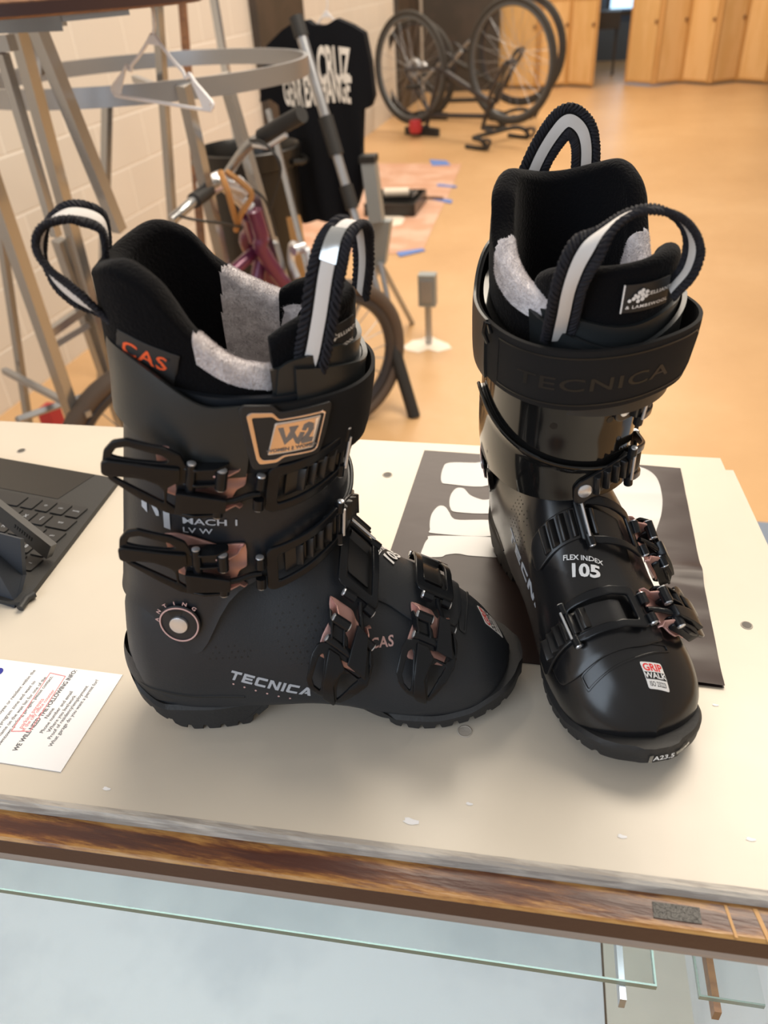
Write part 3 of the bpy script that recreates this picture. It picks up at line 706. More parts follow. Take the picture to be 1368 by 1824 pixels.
        g = G(); flat(g, curve_flat([rounded(fo, 2), rounded(fh, 2)], 2.6, .9, 3.6), lambda v: fn((v[0], v[1], v[2]+2.0*sin(max(0, min(1, (v[0]-u0)/(u1-u0)))*pi))), 3, (0,))
        fr = put('ratchet_frame', g, M['buckle'], angle=40)
        g = G(); g.tube([fn((u1-2.5, 180.5, 5.6)), fn((u1-2.5, 188.0, 5.6))], 3.1, 12); g.tube([fn((u1-2.5, 204.0, 5.6)), fn((u1-2.5, 211.5, 5.6))], 3.1, 12); put('cross_pin', g, M['buckle'], fr)
        for v_, q_ in ((180.5, -1), (211.5, 1)):
            e = fn((u1-2.5, v_, 6.2)); d = (fn((u1-2.5, v_+q_, 6.2))-e).normalized(); g = G(); g.tube([e, e+d*.7, e+d], 2, 12, rs=[2.2, 2.0, .5]); put('pin_head', g, M['steel'], fr)
        g = G(); g.tube([fn((u1-1.5, 186, 8.4)), fn((u1-1.5, 206, 8.4))], 1.0, 8)
        put('wire_bar', g, M['steel'], fr)
        # ladder strap
        g = G(); lo = [(u0+12, 187.5), (u_end-4, 186.5), (u_end, 190), (u_end, 201), (u_end-4, 204.5), (u0+12, 203.5)]
        flat(g, curve_flat([rounded(lo, 2)], 2.2, .6, 1.0), fn, 3, (0,))
        k = teeth[0]
        while k < teeth[1]:
            tp = [(k-3.2, 2.6), (k+2.6, 2.6), (k+1.6, 6.2), (k+.2, 7.2), (k-.8, 6.0)]
            flat(g, curve_flat([rounded(tp, .5)], 14.5, .5, -7.25), lambda v: fn((v[0], 195.8+v[2], v[1])), 30, (0,)); k += 6.4
        lad = put('ladder_strap', g, M['ladder'], angle=35)
        if rivet:
            g = G(); c = fn((u_end-7, 195.5, 3.0)); nn = (fn((u_end-7, 195.5, 5.0))-c).normalized(); g.tube([c, c+nn*.8, c+nn*1.5, c+nn*1.8], 5, 24, rs=[5.0, 4.9, 3.4, .8]); put('rivet', g, M['steel'], lad)
    aU = cuff_a(92, 205, 1); aL = cuff_a(83, 152, 1); uu = lambda u: (u-138)*(1.14 if u < 138 else 1.0)+38
    bend = lambda u: 9*sstep(140, 195, u)-9*sstep(200, 240, u)
    buckle('upper_cuff_buckle', lambda v: cf((aU-uu(v[0]), v[1]+bend(v[0]), v[2])), 206, (160, 196), True)
    buckle('lower_cuff_buckle', lambda v: cf((aL-uu(v[0]), v[1]-57+17*sstep(135, 195, v[0])-14*sstep(195, 235, v[0]), v[2]+1.5*sstep(150, 170, v[0]))), 226, (160, 212), True)
    for nm, x0, tilt, zc_, u_end, th, tdx in (('instep_buckle', 175.5, .0, 96, 224, (176, 210), 1.0), ('toe_buckle', 230, -.12, 79, 222, (174, 207), .86)):
        sc_ = shell_s(x0, zc_, 1)
        def fn(v, x0=x0, tilt=tilt, sc_=sc_, tdx=tdx):
            du = (v[0]-138)*(tdx if v[0] < 138 else 1); x = x0-(v[1]-195.5)*.88+tilt*du*(1 if du < 0 else .55); 
            return sh((x, sc_-du, v[2]+2.0))
        buckle(nm, fn, u_end, th, False, -99, 1)
    # ---- printing on the shell
    g = G()
    def glyphs(word, h, sx):      # wide square lettering
        t = .24; L = {'T': [[(0, 1), (1, 1), (1, 1-t), (.62, 1-t), (.62, 0), (.38, 0), (.38, 1-t), (0, 1-t)]],
                      'E': [[(0, 1), (1, 1), (1, 1-t), (.26, 1-t), (.26, .62), (.9, .62), (.9, .4), (.26, .4), (.26, t), (1, t), (1, 0), (0, 0)]],
                      'C': [[(.12, 1), (1, 1), (1, 1-t), (.3, 1-t), (.26, 1-t-.05), (.26, t+.05), (.3, t), (1, t), (1, 0), (.12, 0), (0, .12), (0, .88)]],
                      'N': [[(0, 0), (0, 1), (.3, 1), (.76, .32), (.76, 1), (1, 1), (1, 0), (.72, 0), (.24, .7), (.24, 0)]],
                      'I': [[(0, 0), (0, 1), (.25, 1), (.25, 0)]],
                      'A': [[(.38, 1), (.66, 1), (1.06, 0), (.78, 0), (.7, .2), (.42, .2), (.5, .42), (.6, .42), (.52, .68), (.26, 0), (-.02, 0)]]}
        x = 0; out = []
        for ch in word:
            for poly in L[ch]: out.append([((p[0]+x+.12*p[1])*sx*h, (p[1]-.5)*h) for p in poly])
            x += (.45 if ch == 'I' else 1.2)
        return out
    for sd in ((1,) if s < 0 else (-1,)):
        x0, z0, ang, wd = (82, 61, radians(-19), .98) if sd > 0 else (120, 80, radians(-13), 1.25)
        q = side(x0, z0, sd, ang)
        for poly in glyphs('TECNICA', 8.2 if sd > 0 else 11, wd):
            flat(g, curve_flat([poly], .2, 0, .12), q, 4)
        put('brand_lettering', g, M['ink_grey'], shell)
    if s < 0:
        g = G(); q = side(84, 52, 1, radians(-23))
        for k in range(6): flat(g, curve_flat([[(k*8.4+.8*cos(a*pi/3), .8*sin(a*pi/3)) for a in range(6)]], .2, 0, .12), q, 6)
        put('print_dots', g, M['ink_pink'], shell)
        g = G(); q = side(191.5, 72, 1, radians(-3)); g.add(*cut(*text_flat('CAS', 7.4, .2, .022, 1.2, spacing=1.05), 4), fn=q); put('side_lettering', g, M['ink_pink'], shell)
        qc = lambda v: cf((cuff_a((v[0]-86)*1.12+75, 195, 1), (v[1]-186)*1.05+177.5, v[2]+.5))
        g = G(); ml = [[(68, 206.5), (71.3, 205.8), (71.3, 194), (68, 196)], [(71.8, 205.8), (80, 194.5), (80, 199), (75.2, 205)], [(75.5, 205.2), (84, 203.3), (84, 186), (80.5, 186.7), (80.5, 200), (77, 200.8)]]
        ml = [[(68.5, 205.6), (71.6, 204.8), (71.6, 193.4), (68.5, 196.4)], [(72.0, 204.8), (74.6, 203.8), (78.4, 195.4), (78.4, 192.6), (76.8, 192.6)], [(76.2, 203.2), (84.4, 200.4), (84.4, 184.4), (80.9, 185.6), (80.9, 196.8), (78.4, 199.2)]]
        for poly in ml: flat(g, curve_flat([[(x_-2.5, z_-3.2) for x_, z_ in poly]], .25, 0, .1), qc, 4)
        g.add(*cut(*text_flat('MACH 1', 5.6, .25, .012, 1.55, align='LEFT'), 4), fn=lambda v: qc((88.5+v[0], 187.5+v[1]-v[0]*.15, v[2])))
        g.add(*cut(*text_flat('LV W', 4.9, .25, .012, 1.4, align='LEFT'), 4), fn=lambda v: qc((88.5+v[0], 181.4+v[1]-v[0]*.15, v[2])))
        put('model_lettering', g, M['ink_grey'])
    # flex index on the instep
    q = front(198, -5, radians(-22)); g = G()
    g.add(*cut(*text_flat('105', 10.5, 2.9, .035, 1.25), 4), fn=lambda v: q((v[0], v[1]-3, v[2])))
    g.add(*cut(*text_flat('FLEX INDEX', 4.0, 2.9, .02, 1.15), 4), fn=lambda v: q((v[0]-1, v[1]+4.5, v[2]))); put('flex_lettering', g, M['ink_white'], shell)
    # sticker at the toe
    q_ = front(*poses['sticker']); q = lambda v: q_((v[0]*.84, v[1]*.84, v[2]))
    g = flat(G(), curve_flat([rounded([(-8.5, -8), (8.5, -8), (8.5, 8), (-8.5, 8)], 1.4)], .3, .05, .1), q, 4); st = put('sticker', g, M['sticker'], shell)
    g = G(); g.add(*cut(*text_flat('GRIP', 6.6, .45, .03, 1.1), 4), fn=lambda v: q((v[0], v[1]+4.3, v[2]))); put('red_lettering', g, M['ink_red'], st)
    g = flat(G(), curve_flat([[(-8, -2.8), (8, -2.8), (8, 1.5), (-8, 1.5)]], .1, 0, .38), q, 4); put('black_band', g, M['ink_black'], st)
    g = G(); g.add(*cut(*text_flat('WALK', 4.6, .56, .02, 1.3), 4), fn=lambda v: q((v[0], v[1]-.7, v[2]))); put('white_lettering', g, M['ink_white'], st)
    g = G(); g.add(*cut(*text_flat('ISO 23223', 3.6, .45, .012, .85), 4), fn=lambda v: q((v[0], v[1]-5.4, v[2]))); put('black_lettering', g, M['ink_black'], st)
    if s > 0:
        g = G(); tv = cut(*text_flat('A23.5', 5.6, .0, .02, 1.1), 4)
        def q2(v):
            y = 2+v[0]; x = 297.9-1.2*abs(y/17)**2-.09*abs(max(0, abs(y)-9))**1.5; return Vector((x+.5, y, 20.5+v[1]))
        g.add(*tv, fn=q2); put('size_lettering', g, M['ink_white'])
        g = G(); flat(g, curve_flat([[(8, 2.6), (19, 3.6), (20, .8), (9, -.6)]], .2, 0, .0), q2, 3); flat(g, curve_flat([[(-10, 3.2), (-7.5, 3.4), (-8, -3.6), (-10.4, -3)]], .2, 0, .0), q2, 3); put('foil_scrap', g, M['chrome_clear'])
    # dimples pressed in the side walls
    g = G(); rnd = random.Random(5)
    fields = [(1, 118, 152, 62, 112, 0), (1, 66, 100, 70, 86, 0)] if s < 0 else [(-1, 118, 160, 70, 120, 0), (-1, 196, 246, 34, 66, 0)]
    for sd, xa, xb, za, zb_, _ in fields:
        r = 0; z = za
        while z < zb_:
            x = xa+(r % 2)*2.4
            while x < xb:
                if rnd.random() < .8 and ((x-(xa+xb)/2)/(xb-xa)*2)**2+((z-(za+zb_)/2)/(zb_-za)*2)**2 < 1:
                    rr = .55+.25*rnd.random(); g.add([(rr*cos(a*pi/3), rr*sin(a*pi/3), .08) for a in range(6)], [tuple(range(6))], fn=side(x, z, sd))
                x += 4.8
            z += 4.2; r += 1
    o = put('dimples', g, M['ink_deep'], shell)
    # rivet holes in the cuff front
    g = G()
    for a, z in poses['holes']:
        g.add([(a+2.4*cos(k*pi/7), z+2.4*sin(k*pi/7), .15) for k in range(14)], [tuple(range(14))], fn=cf)
    if g.V: put('rivet_hole', g, M['ink_deep'])
    return root

LA = ('front_pull_loop', [], None)
boot_right = build_boot('ski_boot', -1, (-0.2982+.0190, 0.3386-.0100, ZC), radians(14.6), 'matte black ski boot standing side on, with orange lettered tag and copper framed patch',
    dict(shell=M['shell_matte'], cuff=M['cuff_matte']),
    dict(kx=.00091, wy=-14, bm=0, bl=0, ty=3, ttilt=0, tz=0, sdz=-9, panel=(95, 230), patch=True, label=(31, 270), sticker=(275, -2, radians(20)), holes=[],
         loops=[('front_pull_loop', [(150, 14, 246, .9, .1, .1), (162, 20, 262, 1, .1, -.1), (170, 22, 285, 1, .15, -.2), (177, 21, 310, .95, .2, -.2), (183, 16, 324, .8, .5, -.1), (190, 4, 328, .7, .7, 0), (195, -8, 322, .6, .8, 0), (196, -14, 305, .5, .85, 0), (193, -17, 286, .4, .9, 0)], (.40, .56)),
                ('rear_pull_loop', [(58, 12, 286, 0, .9, .5), (50, 13, 294, 0, .8, .6), (39, 14, 304, 0, .5, .8), (31, 14, 315, .1, .6, .8), (28, 12, 327, .2, .9, .5), (33, 6, 336, .1, 1, .0), (44, -2, 339, 0, 1, -.2), (55, -10, 333, .1, 1, -.2), (54, -15, 321, .2, 1, 0), (47, -19, 304, .2, 1, 0)], None)]))
boot_left = build_boot('ski_boot', 1, (0.0723-.3907*.2784, 0.3307+.9205*.2784, ZC), radians(-67), 'glossy black ski boot with its toe to the viewer, standing on the dark poster',
    dict(shell=M['shell_gloss'], cuff=M['cuff_gloss']),
    dict(kx=.00095, wy=-8, bm=1.5, bl=16, ty=12, ttilt=4, tz=6, sdz=1, panel=(-190, -78), patch=False, label=(10, 277), sticker=(268, 8, radians(-6)), holes=[(-22, 196), (14, 197), (-40, 158)],
         loops=[('front_pull_loop', [(176, -44, 252, 0, 1, -.1), (186, -46, 270, 0, 1, 0), (192, -46, 288, .1, 1, .2), (192, -40, 303, .2, 1, .5), (190, -28, 314, .5, .8, .6), (186, -12, 320, 1, .3, .3), (184, 6, 319, 1, .2, 0), (184, 20, 311, 1, 0, 0), (186, 26, 300, 1, 0, 0), (188, 24, 288, .9, 0, .2), (184, 18, 276, .8, 0, .2)], None),
                ('rear_pull_loop', [(42, -24, 284, 0, 1, -.3), (40, -21, 302, 0, .9, -.5), (38, -13, 320, 0, .7, -.7), (37, -3, 334, .1, .3, -1), (37, 6, 341, .25, 0, -1), (38, 15, 336, .2, -.3, -.9), (40, 19, 326, .1, -.9, -.3), (41, 20, 310, 0, -1, 0), (42, 20, 284, 0, -1, 0)], None)]))
# ================================================================== materials of the room
M['counter'] = mat('cream_painted_board', (0.64, 0.575, 0.48), 0.34, bump=0.10, bscale=45, col2=(0.60, 0.54, 0.455), cscale=5, cmix=(.35, .75), rvar=.07)
M['counter_edge'] = mat('worn_grey_paint', (0.33, 0.30, 0.27), 0.45, bump=.4, bscale=70, col2=(0.50, 0.46, 0.41), cscale=22, stretch=(1, 8, 8))
M['screw'] = mat('dark_screw_hole', (0.09, 0.08, 0.07), 0.6)
M['screw_rim'] = mat('chipped_plaster', (0.42, 0.38, 0.33), 0.7, bump=.3)
M['wear'] = mat('worn_wood_rail', (0.045, 0.018, 0.014), 0.33, bump=.15, bscale=80, stretch=(1, 6, 6))
nt = M['wear'].node_tree; b_ = nt.nodes['Principled BSDF']
def ramp(nt, src, stops):
    r = nt.nodes.new('ShaderNodeValToRGB'); e = r.color_ramp.elements
    while len(e) < len(stops): e.new(.5)
    for k, (p, c) in enumerate(stops): e[k].position = p; e[k].color = (*c, 1) if len(c) == 3 else c
    nt.links.new(src, r.inputs[0]); return r.outputs[0]
tc = nt.nodes.new('ShaderNodeTexCoord'); mp = nt.nodes.new('ShaderNodeMapping'); mp.inputs['Scale'].default_value = (22, 230, 230)
n1 = nt.nodes.new('ShaderNodeTexNoise'); n1.inputs['Scale'].default_value = 1.0; n1.inputs['Detail'].default_value = 7; n1.inputs['Roughness'].default_value = .7
nt.links.new(tc.outputs['Object'], mp.inputs[0]); nt.links.new(mp.outputs[0], n1.inputs['Vector'])
sep = nt.nodes.new('ShaderNodeSeparateXYZ'); nt.links.new(tc.outputs['UV'], sep.inputs[0])
# the varnish is rubbed away along both arrises of the rail
m1 = nt.nodes.new('ShaderNodeMath'); m1.operation = 'SUBTRACT'; m1.inputs[1].default_value = .46; nt.links.new(sep.outputs['Y'], m1.inputs[0])
m2 = nt.nodes.new('ShaderNodeMath'); m2.operation = 'ABSOLUTE'; nt.links.new(m1.outputs[0], m2.inputs[0])
m3 = nt.nodes.new('ShaderNodeMath'); m3.operation = 'MULTIPLY_ADD'; m3.inputs[1].default_value = .75; nt.links.new(m2.outputs[0], m3.inputs[0])
m4 = nt.nodes.new('ShaderNodeMath'); m4.operation = 'MULTIPLY'; m4.inputs[1].default_value = 1.1; nt.links.new(n1.outputs['Fac'], m4.inputs[0]); nt.links.new(m4.outputs[0], m3.inputs[2])
nt.links.new(ramp(nt, m3.outputs[0], [(.58, (.075, .028, .020)), (.74, (.15, .055, .024)), (.86, (.36, .17, .045)), (1.0, (.48, .27, .09))]), b_.inputs['Base Color'])
M['rail_dark'] = mat('dark_brown_paint', (0.045, 0.020, 0.018), 0.4, bump=.05)
M['grey_trim'] = mat('grey_metal_trim', (0.30, 0.30, 0.31), 0.3, metal=.3)
M['case_white'] = mat('white_case_board', (0.66, 0.67, 0.69), 0.5, col2=(0.56, 0.58, 0.61), cscale=5)
M['case_tan'] = mat('tan_case_board', (0.62, 0.57, 0.49), 0.5, col2=(0.56, 0.52, 0.45), cscale=6)
M['glass_edge'] = mat('green_glass_edge', (0.16, 0.22, 0.19), 0.2)
m = bpy.data.materials.new('clear_glass'); m.use_nodes = True; nt = m.node_tree; nt.nodes.remove(nt.nodes['Principled BSDF'])
tr = nt.nodes.new('ShaderNodeBsdfTransparent'); tr.inputs[0].default_value = (.955, .975, .968, 1); gl = nt.nodes.new('ShaderNodeBsdfGlossy'); gl.inputs['Roughness'].default_value = .03
fz = nt.nodes.new('ShaderNodeFresnel'); fz.inputs[0].default_value = 1.45; mx = nt.nodes.new('ShaderNodeMixShader')
ge = nt.nodes.new('ShaderNodeNewGeometry'); sb = nt.nodes.new('ShaderNodeMath'); sb.operation = 'SUBTRACT'; sb.inputs[0].default_value = 1; nt.links.new(ge.outputs['Backfacing'], sb.inputs[1]); ml = nt.nodes.new('ShaderNodeMath'); ml.operation = 'MULTIPLY'; nt.links.new(fz.outputs[0], ml.inputs[0]); nt.links.new(sb.outputs[0], ml.inputs[1]); nt.links.new(ml.outputs[0], mx.inputs[0]); nt.links.new(tr.outputs[0], mx.inputs[1]); nt.links.new(gl.outputs[0], mx.inputs[2]); nt.links.new(mx.outputs[0], nt.nodes['Material Output'].inputs[0])
M['glass'] = m
M['poster'] = mat('brown_glossy_film', (0.044, 0.030, 0.028), 0.30, spec=.25, bump=.55, bscale=9, stretch=(1, 2.2, 1))
M['foil'] = mat('silver_film', (0.47, 0.47, 0.47), 0.45, metal=.2, bump=.3, bscale=14)
M['keys'] = mat('charcoal_keys', (0.022, 0.022, 0.023), 0.5)
M['keyboard'] = mat('charcoal_cover', (0.030, 0.030, 0.030), 0.55, bump=.1, bscale=900)
M['trackpad'] = mat('dark_glass_panel', (0.022, 0.021, 0.020), 0.35)
M['folio'] = mat('navy_folio', (0.020, 0.028, 0.042), 0.5, bump=.1, bscale=900)
M['paper'] = mat('white_paper', (0.83, 0.83, 0.85), 0.6)
M['ink_blue'] = mat('blue_print', (0.02, 0.03, 0.3), 0.6)
M['ink_rose'] = mat('rose_print', (0.75, 0.25, 0.28), 0.6)
M['ink_soft'] = mat('dark_print', (0.10, 0.10, 0.11), 0.6)
M['chrome'] = mat('chrome_tube', (0.42, 0.43, 0.44), 0.2, metal=.8, rvar=.06)
M['brushed'] = mat('brushed_steel', (0.38, 0.39, 0.41), 0.34, metal=.75)
M['wood'] = mat('brown_wood', (0.22, 0.10, 0.045), 0.45, bump=.1, col2=(0.14, 0.06, 0.03), cscale=12, stretch=(1, 9, 1))
M['hanger'] = mat('white_plastic', (0.78, 0.76, 0.76), 0.35)
M['cotton'] = mat('black_cotton', (0.006, 0.007, 0.010), 0.9, bump=.2, bscale=300, spec=.15)
M['tee_print'] = mat('white_tee_print', (0.80, 0.78, 0.75), 0.8)
M['tire'] = mat('bicycle_rubber', (0.035, 0.032, 0.028), 0.7)
M['tan_rubber'] = mat('dusty_rubber', (0.09, 0.065, 0.05), 0.7)
M['rim_grey'] = mat('grey_rim', (0.11, 0.12, 0.13), 0.35, metal=.3)
M['bike_dark'] = mat('dark_bike_paint', (0.035, 0.032, 0.036), 0.3)
M['purple'] = mat('purple_metallic_paint', (0.14, 0.025, 0.075), 0.25, metal=.4, coat=.5)
M['rubber_grip'] = mat('black_grip', (0.018, 0.018, 0.018), 0.6)
M['tan_strap'] = mat('tan_leather', (0.45, 0.22, 0.07), 0.6)
M['bin'] = mat('black_bin_plastic', (0.012, 0.011, 0.010), 0.3)
M['red'] = mat('red_plastic', (0.45, 0.03, 0.04), 0.4)
M['tape'] = mat('blue_tape', (0.12, 0.22, 0.55), 0.6)
M['kraft'] = mat('pink_masking_paper', (0.60, 0.33, 0.21), 0.5, col2=(0.70, 0.45, 0.33), cscale=5)
M['white_paint'] = mat('white_paint_marks', (0.85, 0.75, 0.63), 0.5)
M['grey_box'] = mat('grey_metal_box', (0.30, 0.33, 0.34), 0.4, metal=.4)
M['blue_grey'] = mat('blue_grey_fabric', (0.17, 0.21, 0.28), 0.7)
M['ply'] = mat('birch_plywood', (0.74, 0.48, 0.22), 0.45, col2=(0.68, 0.42, 0.17), cscale=3, stretch=(3, 3, .6))
M['ply_frame'] = mat('pine_frame', (0.52, 0.28, 0.09), 0.5)
M['column'] = mat('dark_brown_column', (0.045, 0.036, 0.028), 0.5, col2=(.06, .045, .035), cscale=4)
M['pink_paper'] = M['kraft']
# painted cinder block wall
m = mat('painted_cinder_block', (0.80, 0.74, 0.64), 0.55, spec=.4); nt = m.node_tree; b_ = nt.nodes['Principled BSDF']
tc = nt.nodes.new('ShaderNodeTexCoord'); sp = nt.nodes.new('ShaderNodeSeparateXYZ'); cb = nt.nodes.new('ShaderNodeCombineXYZ'); nt.links.new(tc.outputs['Object'], sp.inputs[0])
nt.links.new(sp.outputs['Y'], cb.inputs['X']); nt.links.new(sp.outputs['Z'], cb.inputs['Y'])
br = nt.nodes.new('ShaderNodeTexBrick'); br.inputs['Scale'].default_value = 1; br.inputs['Brick Width'].default_value = .40; br.inputs['Row Height'].default_value = .20; br.inputs['Mortar Size'].default_value = .006; br.inputs['Mortar Smooth'].default_value = .4
br.inputs['Color1'].default_value = (.71, .66, .59, 1); br.inputs['Color2'].default_value = (.67, .625, .56, 1); br.inputs['Mortar'].default_value = (.82, .78, .71, 1)
nt.links.new(cb.outputs[0], br.inputs['Vector']); nt.links.new(br.outputs['Color'], b_.inputs['Base Color'])
bp = nt.nodes.new('ShaderNodeBump'); bp.inputs['Strength'].default_value = .5; bp.inputs['Distance'].default_value = .01; bp.invert = True; nt.links.new(br.outputs['Fac'], bp.inputs['Height']); nt.links.new(bp.outputs[0], b_.inputs['Normal'])
M['block'] = m
m = mat('worn_orange_floor', (0.60, 0.32, 0.12), 0.36, spec=.5, rvar=.12); nt = m.node_tree; b_ = nt.nodes['Principled BSDF']
tc = nt.nodes.new('ShaderNodeTexCoord')
n1 = nt.nodes.new('ShaderNodeTexNoise'); n1.inputs['Scale'].default_value = 1.1; n1.inputs['Detail'].default_value = 8; n1.inputs['Roughness'].default_value = .62; nt.links.new(tc.outputs['Object'], n1.inputs['Vector'])
n2 = nt.nodes.new('ShaderNodeTexNoise'); n2.inputs['Scale'].default_value = 2.6; n2.inputs['Detail'].default_value = 10; n2.inputs['Roughness'].default_value = .75; nt.links.new(tc.outputs['Object'], n2.inputs['Vector'])
c1 = ramp(nt, n1.outputs['Fac'], [(.3, (.56, .335, .155)), (.5, (.61, .375, .18)), (.7, (.67, .43, .22))]); f2 = ramp(nt, n2.outputs['Fac'], [(.62, (0, 0, 0)), (.76, (.5, .5, .5))])
mix = nt.nodes.new('ShaderNodeMixRGB'); nt.links.new(f2, mix.inputs[0]); nt.links.new(c1, mix.inputs[1]); mix.inputs[2].default_value = (.74, .52, .34, 1); nt.links.new(mix.outputs[0], b_.inputs['Base Color'])
M['floor'] = m

# ================================================================== room
def struct(name, g, m): o = g.obj(name, m, None, smooth=False); o['kind'] = 'structure'; return o
WX = -2.04; YB = 10.7
struct('floor', G().box(WX-.2, 5.0, -2.6, 16, -.1, 0), M['floor'])
struct('wall_left', G().box(WX-.2, WX, -2.6, YB+2.2, 0, 3.4), M['block'])
struct('wall_right', G().box(5.0, 5.2, -2.6, 16, 0, 3.4), M['block'])
struct('wall_back', G().box(-3.0, 5.0, 13.0, 13.2, 0, 3.4), mat('blue_grey_wall', (.10, .13, .17), .6))
E1 = mat('bright_window', (.50, .75, 1.0), .5, emit=1.6)
g = G(); g.box(.05, .75, 12.93, 12.97, .62, 2.2); o = struct('window_1', g, E1)
g = G(); [g.box(x, x+.04, 12.88, 12.93, .58, 2.24) for x in (.0, .38, .76)]; g.box(0, .8, 12.88, 12.93, .54, .60)
struct('trim_1', g, M['column'])
for k, (xl, xr, X1) in enumerate(((449, 533, .06), (703, 741, .10), (790, 832, .12))):
    a = atx(xl, 60, WX); bb = atx(xr, 60, WX); 
    struct('trim_%d' % (k+2), G().box(WX-.01, WX+.05, a.y, min(bb.y, a.y+1.1), 0, 3.4), M['column'])
g = G(); a = onz(834, 165); g.box(WX, -1.16, YB-.35, YB-.25, 0, 3.4); struct('wall_far', g, M['column'])
g = G(); g.box(WX-.0, WX+.012, -2.6, YB, 0, .02); 

# ------------------------------------------------------------------ folding screens of pale plywood at the end of the room
def screen(name, xs, ys, h, label):
    root = empty(name, (0, 0, 0), 0, label, 'folding screen')
    for i in range(len(xs)-1):
        a, b = Vector((xs[i], ys[i], 0)), Vector((xs[i+1], ys[i+1], 0)); t = (b-a).normalized(); n = Vector((-t.y, t.x, 0)); L = (b-a).length; z = Vector((0, 0, 1))
        g = G(); g.obox(a+t*L/2+z*(h/2+.03), t, n, z, L-.012, .02, h); pn = g.obj('panel', M['ply'], root, smooth=False)
        g = G()
        for u in (.02, L-.02): g.obox(a+t*u+z*(h/2+.02), t, n, z, .022, .034, h)
        for zz in (.04, .86, 1.7): g.obox(a+t*L/2+z*zz, t, n, z, L-.05, .030, .022)
        g.obj('frame', M['ply_frame'], pn, smooth=False)
        g = G(); g.obox(a+t*(L-.05)-n*.02+z*.62, t, n, z, .025, .012, .03); g.obj('latch', M['wood'], pn, smooth=False)
    return root
xs = [onz(px, 156).x for px in (880, 957, 1008, 1056)]
screen('folding_screen', xs, [10.55, 10.35, 10.5, 10.3], 2.0, 'pale plywood folding screen left of the doorway gap, behind the upturned bicycles')
xs = [onz(px, 153).x for px in (1112, 1163, 1214, 1263, 1316, 1368, 1420, 1480)]
screen('folding_screen', xs, [10.55, 10.3, 10.5, 10.25, 10.45, 10.2, 10.4, 10.2], 2.0, 'wide zigzag plywood folding screen right of the doorway gap')
# dark pieces standing in the gap
r_ = empty('work_table', (0, 0, 0), 0, 'dark low table in the gap between the plywood screens', 'table')
a = at(1055, 60, 11.6); G().box(a.x, a.x+.32, 11.3, 11.8, .50, .68).obj('top', M['column'], r_, smooth=False)
for dx in (.02, .27): G().box(a.x+dx, a.x+dx+.03, 11.4, 11.43, 0, .5).obj('leg', M['column'], r_, smooth=False)
r_ = empty('wire_cart', (0, 0, 0), 0, 'dark wire cart at the right edge before the plywood screen', 'cart')
c = onz(1366, 152); g = G()
for dx, dy in ((0, 0), (.35, 0), (0, .3), (.35, .3)): g.box(c.x+dx-.01, c.x+dx+.01, 9.7+dy, 9.72+dy, .05, .55)
g.obj('post', M['bike_dark'], r_, smooth=False)
for z in (.12, .33, .53): G().box(c.x, c.x+.36, 9.7, 10.02, z, z+.015).obj('shelf', M['bike_dark'], r_, smooth=False)
for dx in (0, .35): G().lathe([(.0, 0), (.03, 0), (.03, .05), (0, .05)], (c.x+dx, 9.71, 0), 12).obj('caster', M['tire'], r_)

# ------------------------------------------------------------------ upturned bicycles
def ring_pts(c, u, v, r, n=48): return [c+(u*cos(2*pi*k/n)+v*sin(2*pi*k/n))*r for k in range(n)]
def wheel(root, c, ax, r, tire_r, mt, mr, spokes=20):
    ax = Vector(ax).normalized(); u = ax.cross(Vector((0, 0, 1))).normalized(); v = ax.cross(u)
    g = G(); g.tube(ring_pts(c, u, v, r), tire_r, 10, closed=True); w = g.obj('wheel', mt, root)
    g = G(); g.tube(ring_pts(c, u, v, r-tire_r*1.3), tire_r*.75, 8, closed=True); g.obj('rim', mr, w)
    g = G()
    for k in range(spokes):
        a = 2*pi*k/spokes; d = u*cos(a)+v*sin(a); g.tube([c+ax*.03*(1 if k % 2 else -1)+d*.02, c+d*(r-tire_r*1.5)], .0016, 4)
    g.obj('spokes', M['brushed'], w); G().tube([c-ax*.05, c+ax*.05], .022, 12).obj('hub', M['bike_dark'], w)
    return w
